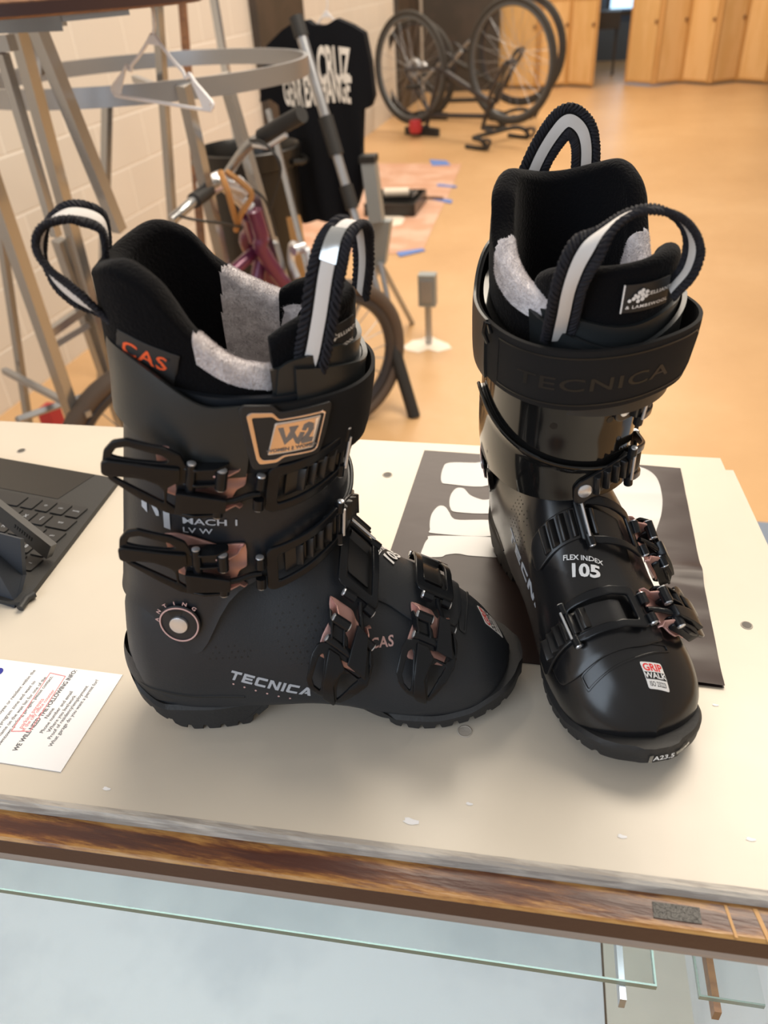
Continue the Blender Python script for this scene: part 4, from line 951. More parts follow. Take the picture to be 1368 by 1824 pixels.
def upturned_bike(base, ang, sc, label, mt, mr, saddle_m, color, lift=0.0):
    root = empty('bicycle', base, ang, label, 'bicycle', None)
    P = lambda x, z, y=0: Vector((x, y, z*.66))*sc
    rw, fw = P(-.17, .62+lift), P(.72, .72)
    wheel(root, rw, (0, 1, 0), .335*sc, .018*sc, mt, mr); wheel(root, fw, (0, 1, 0), .335*sc, .018*sc, mt, mr)
    bb, st, ht, hb = P(.12, .64), P(.0, .16), P(.53, .24), P(.58, .36)
    g = G()
    for a, b, r in ((bb, st, .017), (bb, hb, .020), (st+(bb-st)*.08, ht, .016), (ht, hb, .021)): g.tube([a, b], r*sc, 10)
    for y in (-.05, .05): g.tube([bb, rw+Vector((0, y, 0))*sc], .010*sc, 8); g.tube([st+(bb-st)*.1, rw+Vector((0, y, 0))*sc], .009*sc, 8)
    g.obj('frame', color, root)
    g = G()
    for y in (-.055, .055): g.tube([hb+Vector((0, y*.8, 0))*sc, P(.63, .52, y), fw+Vector((0, y, 0))*sc], .013*sc, 8)
    g.obj('fork', color, root)
    g = G(); g.tube([st, P(-.03, .05)], .014*sc, 8); g.obj('seat_post', M['bike_dark'], root)
    g = G(); sd = [(-.17, .065), (-.17, -.065), (-.08, -.07), (.02, -.03), (.12, -.018), (.12, .018), (.02, .03), (-.08, .07)]
    g.prism(rounded([(x*sc, y*sc) for x, y in sd], .03), (-.02*sc, 0, 0), (1, 0, 0), (0, 1, 0), (0, 0, .05*sc)); g.obj('saddle', saddle_m, root)
    g = G(); g.tube([ht, P(.50, .13), P(.60, .10)], .016*sc, 8); g.obj('stem', M['bike_dark'], root)
    g = G()
    for y in (-1, 1): g.tube(catmull([P(.60, .10), P(.60, .10, .2*y), P(.68, .09, .22*y), P(.72, .03, .22*y), P(.66, .015, .22*y), P(.55, .02, .22*y)], 5), .014*sc, 8)
    g.obj('handlebar', M['rubber_grip'], root)
    for y in (-1, 1): G().tube(catmull([P(.68, .09, .22*y), P(.76, .10, .23*y), P(.74, .0+.02, .23*y)], 4), .011*sc, 8).obj('brake_lever', M['bike_dark'], root)
    g = G(); g.tube(ring_pts(bb+Vector((0, .05*sc, 0)), Vector((1, 0, 0)), Vector((0, 0, 1)), .09*sc, 32), .006*sc, 6, closed=True)
    for k in range(5): a = k*2*pi/5; g.tube([bb+Vector((0, .05, 0))*sc, bb+(Vector((cos(a)*.09, .05, sin(a)*.09)))*sc], .006*sc, 5)
    cr_ = g.obj('crankset', M['bike_dark'], root)
    for y, q_ in ((.07, 1), (-.07, -1)): G().tube([bb+Vector((0, y, 0))*sc, bb+Vector((.13*q_, y, .10*q_))*sc], .010*sc, 8).obj('crank_arm', M['brushed'], cr_); G().obox(bb+Vector((.13*q_, y*1.9, .10*q_))*sc, Vector((1, 0, 0)), Vector((0, 1, 0)), Vector((0, 0, 1)), .07*sc, .08*sc, .02*sc).obj('pedal', M['rubber_grip'], cr_)
    g = G(); g.tube(ring_pts(rw+Vector((0, .05*sc, 0)), Vector((1, 0, 0)), Vector((0, 0, 1)), .045*sc, 24), .02*sc, 6, closed=True); g.obj('cassette', M['brushed'], root)
    return root
b1 = onz(758, 243); b2 = onz(878, 247)
d_ = (b2-b1); ang = atan2(d_.y, d_.x)
upturned_bike(b1+Vector((.02, .05, 0)), radians(-33), 1.26, 'dark road bicycle standing upside down, nearest the viewer, with a red saddle bag', M['tire'], M['rim_grey'], M['rubber_grip'], M['bike_dark'])
upturned_bike(b1+Vector((-.06, .9, 0)), radians(-24), 1.26, 'black bicycle standing upside down behind the nearer one, against the wall column', M['tire'], M['bike_dark'], M['rubber_grip'], M['tire'], -.12)
g = G(); c = b1+Vector((-.08, -.05, .09)); g.lathe([(0, -.06), (.05, -.05), (.062, 0), (.05, .05), (0, .06)], c, 14); tag(g.obj('saddle_bag', M['red'], None), 'small red bag under the saddle of the nearest upside-down bicycle', 'bag')

# ------------------------------------------------------------------ things on the floor
def flat_poly(name, pts, z, m, parent=None): 
    P = [onz(x, y, z) for x, y in pts]; V = [(p.x, p.y, z) for p in P]; t = tessellate_polygon([[Vector(v) for v in V]])
    k = len(V); V2 = V+[(v[0], v[1], max(0, z-.0015)) for v in V]
    return mesh_obj(name, V2, [tuple(f) for f in t]+[(i, (i+1) % k, (i+1) % k+k, i+k) for i in range(k)], m, parent, smooth=False)
tag(flat_poly('masking_paper', [(560, 289), (690, 291), (822, 292), (800, 345), (775, 395), (752, 448), (700, 452), (600, 450), (500, 452)], .003, M['kraft']), 'pinkish masking paper sheet taped to the orange floor', 'paper')
for k, (pts, lab) in enumerate(((((765, 284), (795, 286), (803, 294), (770, 295)), 'blue tape scrap at the far right corner of the masking paper'), (((780, 327), (814, 331), (812, 334), (778, 331)), 'short blue tape strip on the right side of the masking paper'), (((760, 349), (806, 356), (804, 362), (758, 353)), 'blue tape strip beside the seam in the masking paper'), (((706, 449), (752, 442), (758, 446), (712, 457)), 'blue tape strip at the near corner of the masking paper'))):
    tag(flat_poly('tape_strip', pts, .005, M['tape']), lab, 'tape', 'blue tape strips on the masking paper')
tag(flat_poly('wooden_stick', [(664, 344), (790, 350), (790, 354), (664, 348)], .012, M['wood']), 'thin brown stick lying across the masking paper', 'stick')
rt = empty('paint_tray', onz(706, 372), 0, 'black paint tray with splashes of white paint on the masking paper', 'tray'); c = Vector((0, 0, 0))
g = G(); hw, hd = .155, .19
for a, b in (((-hw, -hd), (hw, -hd)), ((hw, -hd), (hw, hd)), ((hw, hd), (-hw, hd)), ((-hw, hd), (-hw, -hd))): g.bar((a[0], a[1], .04), (b[0], b[1], .04), .015, .07)
g.box(-hw, hw, -hd, hd, .005, .015); g.obj('tray_body', M['bin'], rt, smooth=False)
g = G(); g.tube([(-.1, .10, .075), (.06, .12, .075)], .028, 12); g.obj('roller', M['white_paint'], rt)
g = G(); g.tube([(.06, .12, .075), (.12, .1, .08), (.12, -.05, .09)], .006, 8); g.obj('roller_handle', M['brushed'], rt)
flat_poly('paint_splash', [(676, 385), (700, 380), (722, 388), (715, 400), (690, 404), (672, 396)], .006, M['white_paint']); tag(bpy.data.objects['paint_splash'], 'white paint splash on the masking paper in front of the tray', 'paint splash')
# electrical box on its conduit
base = onz(764, 612); r_ = empty('floor_outlet', base, 0, 'grey electrical box on a short conduit rising from the orange floor', 'outlet')
G().tube([(0, 0, 0), (0, 0, .17)], .014, 12).obj('conduit', M['brushed'], r_)
g = G(); g.box(-.034, .034, -.025, .025, .165, .29); bx = g.obj('box', M['grey_box'], r_, smooth=False)
g = G(); g.box(-.022, .022, -.030, -.025, .185, .27); g.obj('cover_plate', M['brushed'], bx, smooth=False)
pts = [(716, 618), (735, 606), (752, 603), (765, 596), (778, 604), (798, 612), (805, 620), (780, 627), (762, 622), (745, 628), (725, 624)]
tag(flat_poly('plaster_patch', pts, .002, M['white_paint']), 'white plaster patch around the foot of the electrical box', 'patch')
# blue grey storage box low beyond the counter on the right
a = onz(1352, 1010, .45); r_ = empty('storage_box', (a.x, a.y, 0), 0, 'blue grey box standing on the floor past the right end of the counter', 'box')
G().box(.02, .42, -.3, .12, 0, .42).obj('box_body', M['blue_grey'], r_, smooth=False); G().box(.01, .43, -.31, .13, .42, .45).obj('lid', M['blue_grey'], r_, smooth=False)
# ================================================================== left side: racks, bicycle, shirt, bin
def rnd_at(px, py, Y): return at(px, py, Y)
def sqbar(g, a, b, w=.028): g.bar(a, b, w, w, up=(0.2, 1, 0)); return g
# round rack
RC = at(258, 133, 2.15); RR = .44; RZ = RC.z
rr = empty('clothing_rack', (0, 0, 0), 0, 'round chrome clothing rack with a wide flat ring, holding one white hanger', 'clothing rack')
def band(c, r, h, t, n=72):
    g = G(); V = []; F = []
    for k in range(n):
        a = 2*pi*k/n; d = Vector((cos(a), sin(a), 0))
        V += [c+d*(r-t)+Vector((0, 0, -h/2)), c+d*r+Vector((0, 0, -h/2)), c+d*r+Vector((0, 0, h/2)), c+d*(r-t)+Vector((0, 0, h/2))]
    for k in range(n):
        j = (k+1) % n
        for q in range(4): F.append((k*4+q, j*4+q, j*4+(q+1) % 4, k*4+(q+1) % 4))
    return g.add(V, F)
band(RC, RR, .042, .012).obj('ring', M['brushed'], rr)
for (tp, bt) in (((190, 165), (180, 470, 0.30)), ((262, 0), (312, 400, .32)), ((325, 160), (400, 480, .35)), ((398, 150), (520, 470, .5))):
    pass
def leg(root, p0, p1, w=.025, m=None, name='leg'):
    g = G(); sqbar(g, p0, p1, w*.85); return g.obj(name, m or M['chrome'], root, smooth=False)
def floor_end(px, py, px2, py2, Y0, Y1): return at(px, py, Y0), at(px2, py2, Y1)
# legs run from the hub region up top down to the floor, splayed
for (x0, y0, x1, y1, Ya, Yb, w) in ((191, 170, 186, 420, 2.52, 2.5, .030), (275, -60, 310, 430, 2.15, 2.35, .026), (326, 150, 418, 560, 1.80, 1.95, .030), (398, 130, 545, 640, 2.0, 2.1, .030)):
    p0, p1 = at(x0, y0, Ya), at(x1, y1, Yb); d = (p1-p0); t = (0-p0.z)/d.z; leg(rr, p0, p0+d*t, w)
p0 = at(262, -80, 2.15)
for (x0, y0, x1, y1, Ya, Yb) in ((240, 140, 330, 175, 2.3, 1.9), ): leg(rr, at(x0, y0, Ya), at(x1, y1, Yb), .02, M['brushed'], 'cross_bar')
# tall uprights behind the ring
for (x0, x1, Y, m, lab) in ((322, 345, 3.05, 'wood', 'tall slim wooden pole leaning on the block wall behind the round rack'), (376, 425, 3.0, 'chrome', 'bright chrome pole leaning on the block wall right of the wooden pole')):
    a, b = at(x0, -30, Y+.15), at(x1, 260, Y-.1); d = b-a; t = -a.z/d.z; g = G(); g.bar(a, a+d*t, .026, .02, up=(0, 1, 0)); tag(g.obj('leaning_pole', M[m], None, smooth=False), lab, 'pole')
# four way rack with the wooden top in the corner
fr_ = empty('clothing_rack', (0, 0, 0), 0, 'tall chrome clothing rack with a wooden top at the left edge, its slanted legs crossing', 'clothing rack')
c = Vector((at(20, -36, 1.5).x, 1.5, at(100, 12, 1.15).z)); g = G(); g.lathe([(0, -.014), (.33, -.014), (.345, -.008), (.345, .008), (.33, .014), (0, .014)], c, 72); g.obj('wooden_top', M['wood'], fr_)
band(c+Vector((0, 0, -.002)), .348, .016, .004).obj('top_edging', M['rail_dark'], fr_)
for (x0, y0, x1, y1, Ya, Yb, w) in ((-10, 40, 108, 36, 1.30, 1.36, .034), (108, 26, 228, 14, 1.36, 1.42, .024)): leg(fr_, at(x0, y0, Ya), at(x1, y1, Yb), w, M['chrome'], 'arm')
g = G(); g.tube(catmull([at(226, 12, 1.42), at(246, 10, 1.43), at(252, 6, 1.43), at(250, 2, 1.43)], 4), .004, 8); g.obj('peg', M['chrome'], fr_)
g = G(); g.tube([at(101, 10, 1.36), at(109, 46, 1.36)], .010, 12); g.obj('collar', M['chrome'], fr_)
LEGS = ((4, 95, 100, 420, 1.35, 1.38, .020), (28, 40, 190, 640, 1.50, 1.70, .030), (62, 40, 212, 410, 1.36, 1.46, .028), (52, 60, 70, 130, 1.6, 1.7, .02), (-22, 300, 118, 705, 1.36, 1.45, .032), (-30, 200, 48, 735, 1.60, 1.66, .020), (104, 427, 196, 696, 1.60, 1.72, .028))
for (x0, y0, x1, y1, Ya, Yb, w) in LEGS:
    p0, p1 = at(x0, y0, Ya), at(x1, y1, Yb)
    if y1 > 600: d = p1-p0; p1 = p0+d*((0.0-p0.z)/d.z)
    leg(fr_, p0, p1, w)
for (x0, y0, x1, y1, Ya, Yb, w, m) in ((79, 600, 146, 553, 1.45, 1.62, .022, 'chrome'), (86, 622, 156, 580, 1.47, 1.64, .016, 'brushed'), (30, 748, 200, 688, 1.42, 1.70, .016, 'brushed'), (8, 660, 158, 738, 1.62, 1.45, .018, 'brushed'), (0, 78, 22, 76, 1.4, 1.4, .03, 'chrome')):
    leg(fr_, at(x0, y0, Ya), at(x1, y1, Yb), w, M[m], 'cross_bar')
# things lying low by the wall
g = G(); a = onz(103, 770, .02); g.box(a.x-.03, a.x+.02, a.y-.03, a.y+.03, 0, .12); tag(g.obj('red_cone', M['red'], None, smooth=False), 'small red block on the floor under the crossing rack legs', 'block')
bpy.data.objects['red_cone'].name = 'plastic_block'

# hangers
def hanger(name, c, wdir, sc, label, zdir=(0, 0, 1), m='hanger'):
    w = Vector(wdir).normalized(); z = Vector(zdir); P = lambda x, y: c+w*x*sc+z*y*sc
    root = empty(name, (0, 0, 0), 0, label, 'hanger')
    g = G(); g.tube(catmull([P(-.005, .0), P(-.03, -.03), P(-.075, -.075), P(-.105, -.10), P(-.112, -.118), P(-.125, -.112), P(-.13, -.105), P(-.15, -.13), P(-.20, -.175), P(-.21, -.19), P(-.20, -.205), P(-.18, -.208), P(0, -.208), P(.18, -.208), P(.20, -.205), P(.21, -.19), P(.20, -.175), P(.15, -.13), P(.13, -.105), P(.125, -.112), P(.112, -.118), P(.105, -.10), P(.075, -.075), P(.03, -.03), P(.005, 0)], 4), .0048*sc, 8)
    ob = g.obj('hanger_frame', M[m], root)
    g = G(); g.tube(catmull([P(0, -.002), P(.012, .03), P(.012, .07), P(.0, .10), P(-.004, .13), P(.01, .155), P(.035, .15), P(.045, .13)], 5), .0042*sc, 8); g.obj('hook', M[m], root)
    for q in (-1, 1):
        g = G(); g.prism([(q*.135*sc, -.125*sc), (q*.20*sc, -.18*sc), (q*.20*sc, -.203*sc), (q*.172*sc, -.205*sc), (q*.165*sc, -.185*sc)], c, w, z, w.cross(z)*.003); g.obj('corner_web', M[m], root, smooth=False)
    g = G(); g.prism([(0, 0), (.03*sc, -.03*sc), (-.03*sc, -.03*sc)], c, w, z, w.cross(z)*.003); g.obj('neck_web', M[m], root, smooth=False)
    return root
a, b = at(203, 168, 1.58), at(378, 196, 1.46); cc = at(273, 68, 1.52); mid = (a+b)/2; wd = (b-a); zd = (cc-mid).normalized(); hs = wd.length/.41
hanger('clothes_hanger', mid+zd*.205*hs*.76, wd, hs, 'white plastic hanger hanging in front of the chrome ring', zd*.76)

# ------------------------------------------------------------------ black T-shirt on its hanger
TY = 2.95
tl = empty('t_shirt', (0, 0, 0), 0, 'black T-shirt with white wavy lettering, hung by the dark wall panel', 'shirt')
def S(px, py, dy=0): p = at(px, py, TY); return Vector((p.x, p.y+dy, p.z))
outl = [(508, 52), (530, 38), (553, 34), (563, 42), (580, 44), (592, 40), (604, 32), (630, 44), (650, 58), (660, 110), (666, 172), (660, 190), (648, 194), (647, 260), (649, 330), (640, 362), (628, 384), (600, 392), (572, 386), (545, 395), (525, 388), (516, 330), (506, 250), (500, 186), (484, 176), (463, 182), (468, 130), (478, 80)]
O3 = [S(x, y) for x, y in outl]; k = len(O3)
tt = tessellate_polygon([[Vector((p.x, p.z, 0)) for p in O3]])
bm = bmesh.new(); vs = [bm.verts.new(p) for p in O3]; [bm.faces.new([vs[i] for i in f]) for f in tt]
for ax, n_ in ((0, 26), (2, 26)):
    lo = min(p[ax] for p in O3); hi = max(p[ax] for p in O3)
    for i in range(1, n_):
        co = [0, 0, 0]; co[ax] = lo+(hi-lo)*i/n_; no = [0, 0, 0]; no[ax] = 1
        bmesh.ops.bisect_plane(bm, geom=bm.verts[:]+bm.edges[:]+bm.faces[:], dist=1e-5, plane_co=co, plane_no=no)
cx = sum(p.x for p in O3)/k; ztop = max(p.z for p in O3); zbot = min(p.z for p in O3)
def tee_y(x, z):
    t = (ztop-z)/(ztop-zbot); return TY+.9*(x-cx)**2+.012*t*sin((x-cx)*38)+.008*sin((x-cx)*70+z*9)*t-.045
bm.verts.index_update(); V = []; F = [tuple(v.index for v in f.verts) for f in bm.faces]
VV = [v.co.copy() for v in bm.verts]; edge = [v.index for v in bm.verts if any(e.is_boundary for e in v.link_edges)]; be = [(e.verts[0].index, e.verts[1].index) for e in bm.edges if e.is_boundary]; bm.free()
n_ = len(VV); V = [Vector((p.x, tee_y(p.x, p.z), p.z)) for p in VV]+[Vector((p.x, tee_y(p.x, p.z)+.05, p.z)) for p in VV]
F = F+[tuple(i+n_ for i in f) for f in F]+[(a, b, b+n_, a+n_) for a, b in be]
mesh_obj('shirt_body', V, F, M['cotton'], tl, angle=70)
for txt, (px, py), w_, h_ in (('SANTA CRUZ', (565, 120), .262, .112), ('GEAR EXCHANGE', (569, 160), .248, .096)):
    c = S(px, py); tv = text_flat(txt, 1.0, 0, .03, 1.0, spacing=.95); xs_ = [v[0] for v in tv[0]]; ys_ = [v[1] for v in tv[0]]; W_ = max(xs_)-min(xs_); H_ = max(ys_)-min(ys_)
    g = G()
    def f(v):
        x = v[0]/W_*w_; z = v[1]/H_*h_; z = z*(1+.08*sin(x*26+py))+.004*sin(x*20); X, Z = c.x+x, c.z+z-x*.02; return Vector((X, tee_y(X, Z)-.003, Z))
    g.add(*cut(*tv, .25), fn=f); g.obj('lettering', M['tee_print'], tl, smooth=False)
hc = S(581, 20, -.02); hanger('clothes_hanger', Vector((hc.x, TY-.0, hc.z)), (1, 0, 0), .55, 'white hanger inside the neck of the black T-shirt')

# ------------------------------------------------------------------ long pole leaning across the shirt
r_ = empty('extension_pole', (0, 0, 0), 0, 'silver telescopic pole with black grip and foot leaning in front of the T-shirt', 'pole')
foot = onz(738, 742); top = at(527, 30, 2.62); d = top-foot
def along(py0):      # parameter of the point of the pole at this picture height
    best = min(range(1001), key=lambda k: abs(912-FPX*((foot+d*k/1000-CAM).dot(UP))/((foot+d*k/1000-CAM).dot(FW))-py0)); return foot+d*best/1000
for nm, y0, y1, r, m in (('upper_tube', 60, 212, .017, 'brushed'), ('grip', 208, 276, .023, 'rubber_grip'), ('middle_tube', 272, 335, .016, 'brushed'), ('socket', 330, 372, .022, 'rubber_grip'), ('lower_tube', 370, 628, .014, 'brushed'), ('foot', 610, 742, .022, 'rubber_grip'), ('end_cap', 28, 66, .022, 'rubber_grip')):
    g = G(); g.tube([along(y0), along(y1)], r, 14); g.obj(nm, M[m], r_)
# grey post of a folded stand
r_ = empty('folded_stand', (0, 0, 0), 0, 'grey metal stand with a dark cap standing right of the T-shirt', 'stand')
a, b = at(657, 282, 2.9), at(672, 395, 2.88); g = G(); g.bar(a, b, .05, .05, up=(0, 1, 0)); g.obj('post', M['grey_box'], r_, smooth=False)
g = G(); g.bar(at(656, 276, 2.9), at(657, 288, 2.9), .058, .06, up=(0, 1, 0)); g.obj('cap', M['rubber_grip'], r_, smooth=False)
g = G(); bb = at(680, 470, 2.85); g.prism([(-.045, .0), (.05, 0), (.035, -.16), (.0, -.22), (-.03, -.18)], at(672, 395, 2.88), Vector((1, 0, 0)), Vector((.1, 0, 1)), Vector((0, .05, 0))); g.obj('hinge_block', M['grey_box'], r_, smooth=False)
p0 = at(678, 470, 2.86)
for dx, dy in ((.10, -.15), (-.22, .1), (.05, .3)): G().tube([p0, Vector((p0.x+dx, p0.y+dy, 0.0))], .011, 8).obj('leg', M['brushed'], r_)

# ------------------------------------------------------------------ black bin
c = at(440, 262, 2.72); r_ = empty('trash_bin', (c.x, c.y, 0), 0, 'tall black bin behind the purple bicycle handlebar', 'bin'); R_ = .175
prof = [(R_*.78, 0), (R_*.80, .01), (R_*.97, c.z-.06), (R_*1.03, c.z-.055), (R_*1.06, c.z), (R_*1.02, c.z+.004), (R_*.98, c.z-.01), (R_*.93, c.z-.06), (R_*.76, .03), (0, .03)]
G().lathe(prof, (0, 0, 0), 40).obj('bin_body', M['bin'], r_)
for q in (-1, 1): G().tube(catmull([(q*R_*1.02, -.05, c.z-.04), (q*R_*1.16, -.02, c.z-.045), (q*R_*1.16, .02, c.z-.045), (q*R_*1.02, .05, c.z-.04)], 4), .010, 8).obj('handle', M['bin'], r_)

# ------------------------------------------------------------------ purple bicycle behind the counter
r_ = empty('bicycle', (0, 0, 0), 0, 'purple bicycle with chrome handlebar parked behind the counter', 'bicycle')
fw_ = onz(603, 640, .25); rw_ = onz(262, 806, .25)
ax = (fw_-rw_); ax.z = 0; ax.normalize(); nrm = Vector((-ax.y, ax.x, 0)); steer = (nrm+ax*.25).normalized()
wheel(r_, fw_, steer, .232, .024, M['tan_rubber'], M['bike_dark'], 24); wheel(r_, rw_, nrm, .232, .024, M['tan_rubber'], M['bike_dark'], 24)
st = at(392, 322, 1.95); hl_ = at(446, 372, 1.98); crown = at(466, 462, 2.03)
g = G()
for q in (-1, 1): g.tube(catmull([hl_+steer*.022*q, at(456, 415, 2.0)+steer*.034*q, crown+steer*.05*q, fw_+steer*.055*q], 6), .021, 12)
g.obj('fork', M['purple'], r_)
bb_ = rw_.lerp(fw_, .42); bb_.z = .27; seat = rw_.lerp(fw_, .26); seat.z = .56
g = G(); g.tube([hl_+Vector((0, 0, -.02)), hl_.lerp(crown, .6)], .024, 12); g.tube([hl_.lerp(crown, .95), bb_], .020, 12); g.tube([hl_.lerp(crown, .75), seat], .017, 12); g.tube([seat, bb_], .016, 12)
for q in (-1, 1): g.tube([bb_, rw_+nrm*.05*q], .010, 8); g.tube([seat, rw_+nrm*.05*q], .009, 8)
g.obj('frame', M['purple'], r_)
g = G(); c = at(508, 452, 2.0)
for q in (-1, 1): g.tube(catmull([c+steer*.01*q+ax*.05, c+steer*.045*q+ax*.055, c+steer*.055*q+ax*.05+Vector((0, 0, -.05)), c+steer*.03*q+ax*.05+Vector((0, 0, -.09))], 5), .011, 8)
g.tube([c+ax*.03, c+ax*.07], .014, 10); g.obj('caliper_brake', M['steel'], r_)
bar_pts = [at(305, 392, 1.72), at(340, 362, 1.78), at(372, 330, 1.88), at(395, 322, 1.95), at(412, 300, 1.95), at(440, 262, 1.92), at(470, 242, 1.9)]
g = G(); g.tube(catmull(bar_pts, 5), .0125, 12); hbm = g.obj('handlebar', M['chrome'], r_)
g = G(); g.tube([at(466, 244, 1.9), at(538, 203, 1.85)], .019, 12); g.obj('grip', M['rubber_grip'], hbm)
g = G(); g.tube([at(345, 358, 1.79), at(372, 338, 1.87)], .018, 12); g.obj('bar_clamp', M['rubber_grip'], hbm)
g = G(); g.tube([at(362, 338, 1.9), at(392, 322, 1.95), at(430, 335, 1.97)], .026, 12); g.tube([st, hl_], .017, 12); g.tube([at(372, 318, 1.93), at(372, 336, 1.93)], .03, 10); g.tube([at(418, 322, 1.96), at(440, 345, 1.97)], .02, 10); g.obj('stem', M['steel'], r_)
for pts in (((392, 305, 1.90), (405, 340, 1.88), (418, 385, 1.9), (424, 400, 1.93)), ((404, 306, 1.92), (436, 330, 1.9), (448, 350, 1.9), (430, 380, 1.9), (420, 410, 1.94))):
    g = G(); g.tube(catmull([at(*p) for p in pts], 5), .008, 6); g.obj('tan_strap', M['tan_strap'], r_)
for pts in (((445, 250, 1.9), (470, 255, 1.86), (500, 300, 1.84), (480, 380, 1.9)), ((430, 330, 1.95), (462, 345, 1.9), (478, 370, 1.92), (492, 420, 1.98)), ((320, 385, 1.72), (350, 392, 1.72), (395, 398, 1.8), (432, 405, 1.93))):
    g = G(); g.tube(catmull([at(*p) for p in pts], 6), .0035, 6); g.obj('brake_cable', M['rubber_grip'], r_)
g = G(); g.tube([at(452, 258, 1.9), at(476, 262, 1.86), at(510, 240, 1.84)], .006, 6); g.obj('brake_lever', M['steel'], r_)
g = G(); g.prism(rounded([(-.13, .06), (-.13, -.06), (0, -.03), (.1, -.015), (.1, .015), (0, .03)], .02), seat+Vector((0, 0, .06)), ax, nrm, Vector((0, 0, .04))); g.obj('saddle', M['rubber_grip'], r_)
# strip of wood and a slim metal pole behind the bicycle
a, b = at(478, 195, 2.5), at(536, 430, 2.4); dd = b-a; g = G(); g.bar(a, a+dd*(-a.z/dd.z), .016, .012, up=(0, 1, 0)); tag(g.obj('leaning_pole', M['chrome'], None, smooth=False), 'thin metal strip leaning between the black bin and the T-shirt', 'pole')
a, b = at(522, 385, 2.45), at(548, 520, 2.4); dd = b-a; g = G(); g.bar(a, a+dd*(-a.z/dd.z), .04, .02, up=(0, 1, 0)); tag(g.obj('wooden_board', M['ply_frame'], None, smooth=False), 'narrow raw wooden board below the hem of the T-shirt', 'board')

# ================================================================== counter (glass display case with a painted top)
case = empty('display_case', (0, 0, 0), 0, 'long glass display case with cream painted top and worn wooden rail', 'counter')
FL, FR_ = onz(0, 1430, ZC), onz(1368, 1604, ZC); BL, BR = onz(0, 750, ZC), onz(1283, 816, ZC); R2 = onz(1368, 1006, ZC)
fd = (FR_-FL); fd.z = 0; fd.normalize(); fn_ = Vector((fd.y, -fd.x, 0))        # along the front, and toward the viewer
bd = (BR-BL); bd.z = 0; bd.normalize(); rd = (R2-BR); rd.z = 0; rd.normalize()
def meet(p, d, q, e):
    den = d.x*e.y-d.y*e.x; t = ((q.x-p.x)*e.y-(q.y-p.y)*e.x)/den; return p+d*t
CR = meet(FL, fd, BR, rd); FLi = FL-fn_*.003; CR = meet(FLi, fd, BR, rd); A_ = FLi-fd*.9; B_ = BL-bd*.9
def topz(p, z): return Vector((p.x, p.y, z))
loop = [A_, CR, BR, B_]
g = G(); V = [topz(p, ZC) for p in loop]+[topz(p, ZC-.022) for p in loop]; g.add(V, [(0, 1, 2, 3), (7, 6, 5, 4), (0, 4, 5, 1), (1, 5, 6, 2), (2, 6, 7, 3), (3, 7, 4, 0)])
ct = g.obj('countertop', M['counter'], case, smooth=False)
# chamfered grey edge
def run(name, prof, x0, x1, m, parent, uvy=False, smooth=False, base=None):      # profile (toward viewer, z) swept along the front
    base = base or FL; N = len(prof); V = []; UV = []
    for e in (x0, x1):
        for i, (o, z) in enumerate(prof): V.append(base+fd*e+fn_*o+Vector((0, 0, z-ZC+ZC-base.z+0)) if False else Vector(((base+fd*e+fn_*o).x, (base+fd*e+fn_*o).y, z))); UV.append((e*2, (o-.0)/.0198))
    F = [(i, (i+1) % N, (i+1) % N+N, i+N) for i in range(N)]+[tuple(range(N)), tuple(N+i for i in reversed(range(N)))]
    return mesh_obj(name, V, F, m, parent, smooth, 30, UV)
XL, XR = -.9, (CR-FL).length
w_edge = .0045; 
run('edge_strip', [(-.006, ZC+.0001), (-.0025, ZC+.0001), (-.0004, ZC-.0012), (.0006, ZC-.0064), (-.006, ZC-.0064)], XL, XR+.002, M['counter_edge'], case)
ZR = ZC-.0066
run('wood_rail', [(-.004, ZR-.012), (-.004, ZR), (.0035, ZR), (.008, ZR+.0002), (.0180, ZR-.0002), (.0197, ZR-.0014), (.0197, ZR-.012)], XL, XR+.01, M['wear'], case)
rl = run('rail_face', [(.0190, ZR-.0014), (.0200, ZR-.0020), (.0201, ZC-.0225), (.008, ZC-.0225)], XL, XR+.01, M['rail_dark'], case)
g = G()
for px, w_, dd in ((1296, .0016, .4), (1347, .0024, .6)):
    p = onz(px, 1650, ZR); e = (p-FL).dot(fd); g.prism([(0, .002), (w_, .002), (w_*2.2+.002*dd, .0194), (w_*1.2+.002*dd, .0194)], Vector(((FL+fd*e).x, (FL+fd*e).y, ZR+.0001)), fd, fn_, Vector((0, 0, .0003)))
g.obj('gouge', M['ply_frame'], case, smooth=False)
p = onz(1200, 1625, ZR); e = (p-FL).dot(fd); P0 = FL+fd*e
g = G(); g.prism([(-.011, .0055), (.014, .0055), (.014, .0145), (-.011, .0145)], (P0.x, P0.y, ZR+.00025), fd, fn_, Vector((0, 0, .0002))); g.obj('tape_piece', mat('dark_grey_tape', (.045, .042, .038), .35, bump=.4, bscale=500), case, smooth=False)
run('glass_channel', [(.010, ZC-.0225), (.0200, ZC-.0225), (.0202, ZC-.027), (.0200, ZC-.0302), (.010, ZC-.0302)], XL, XR+.01, M['grey_trim'], case)
GZ = ZC-.46
def quadbox(g, p0, ex, ey, x0, x1, y0, y1, z0, z1):
    f = lambda v: Vector(((p0+ex*v[0]+ey*v[1]).x, (p0+ex*v[0]+ey*v[1]).y, v[2])); return g.box(x0, x1, y0, y1, z0, z1, f)
quadbox(G(), FL, fd, fn_, XL, XR-.005, .0155, .0175, GZ, ZC-.026).obj('front_glass', M['glass'], case, smooth=False)
sx = .405
quadbox(G(), FL, fd, fn_, XL, .432, -.40, .0115, GZ-.02, GZ).obj('base_board', M['case_white'], case, smooth=False, label='whitish base board of the left bay')
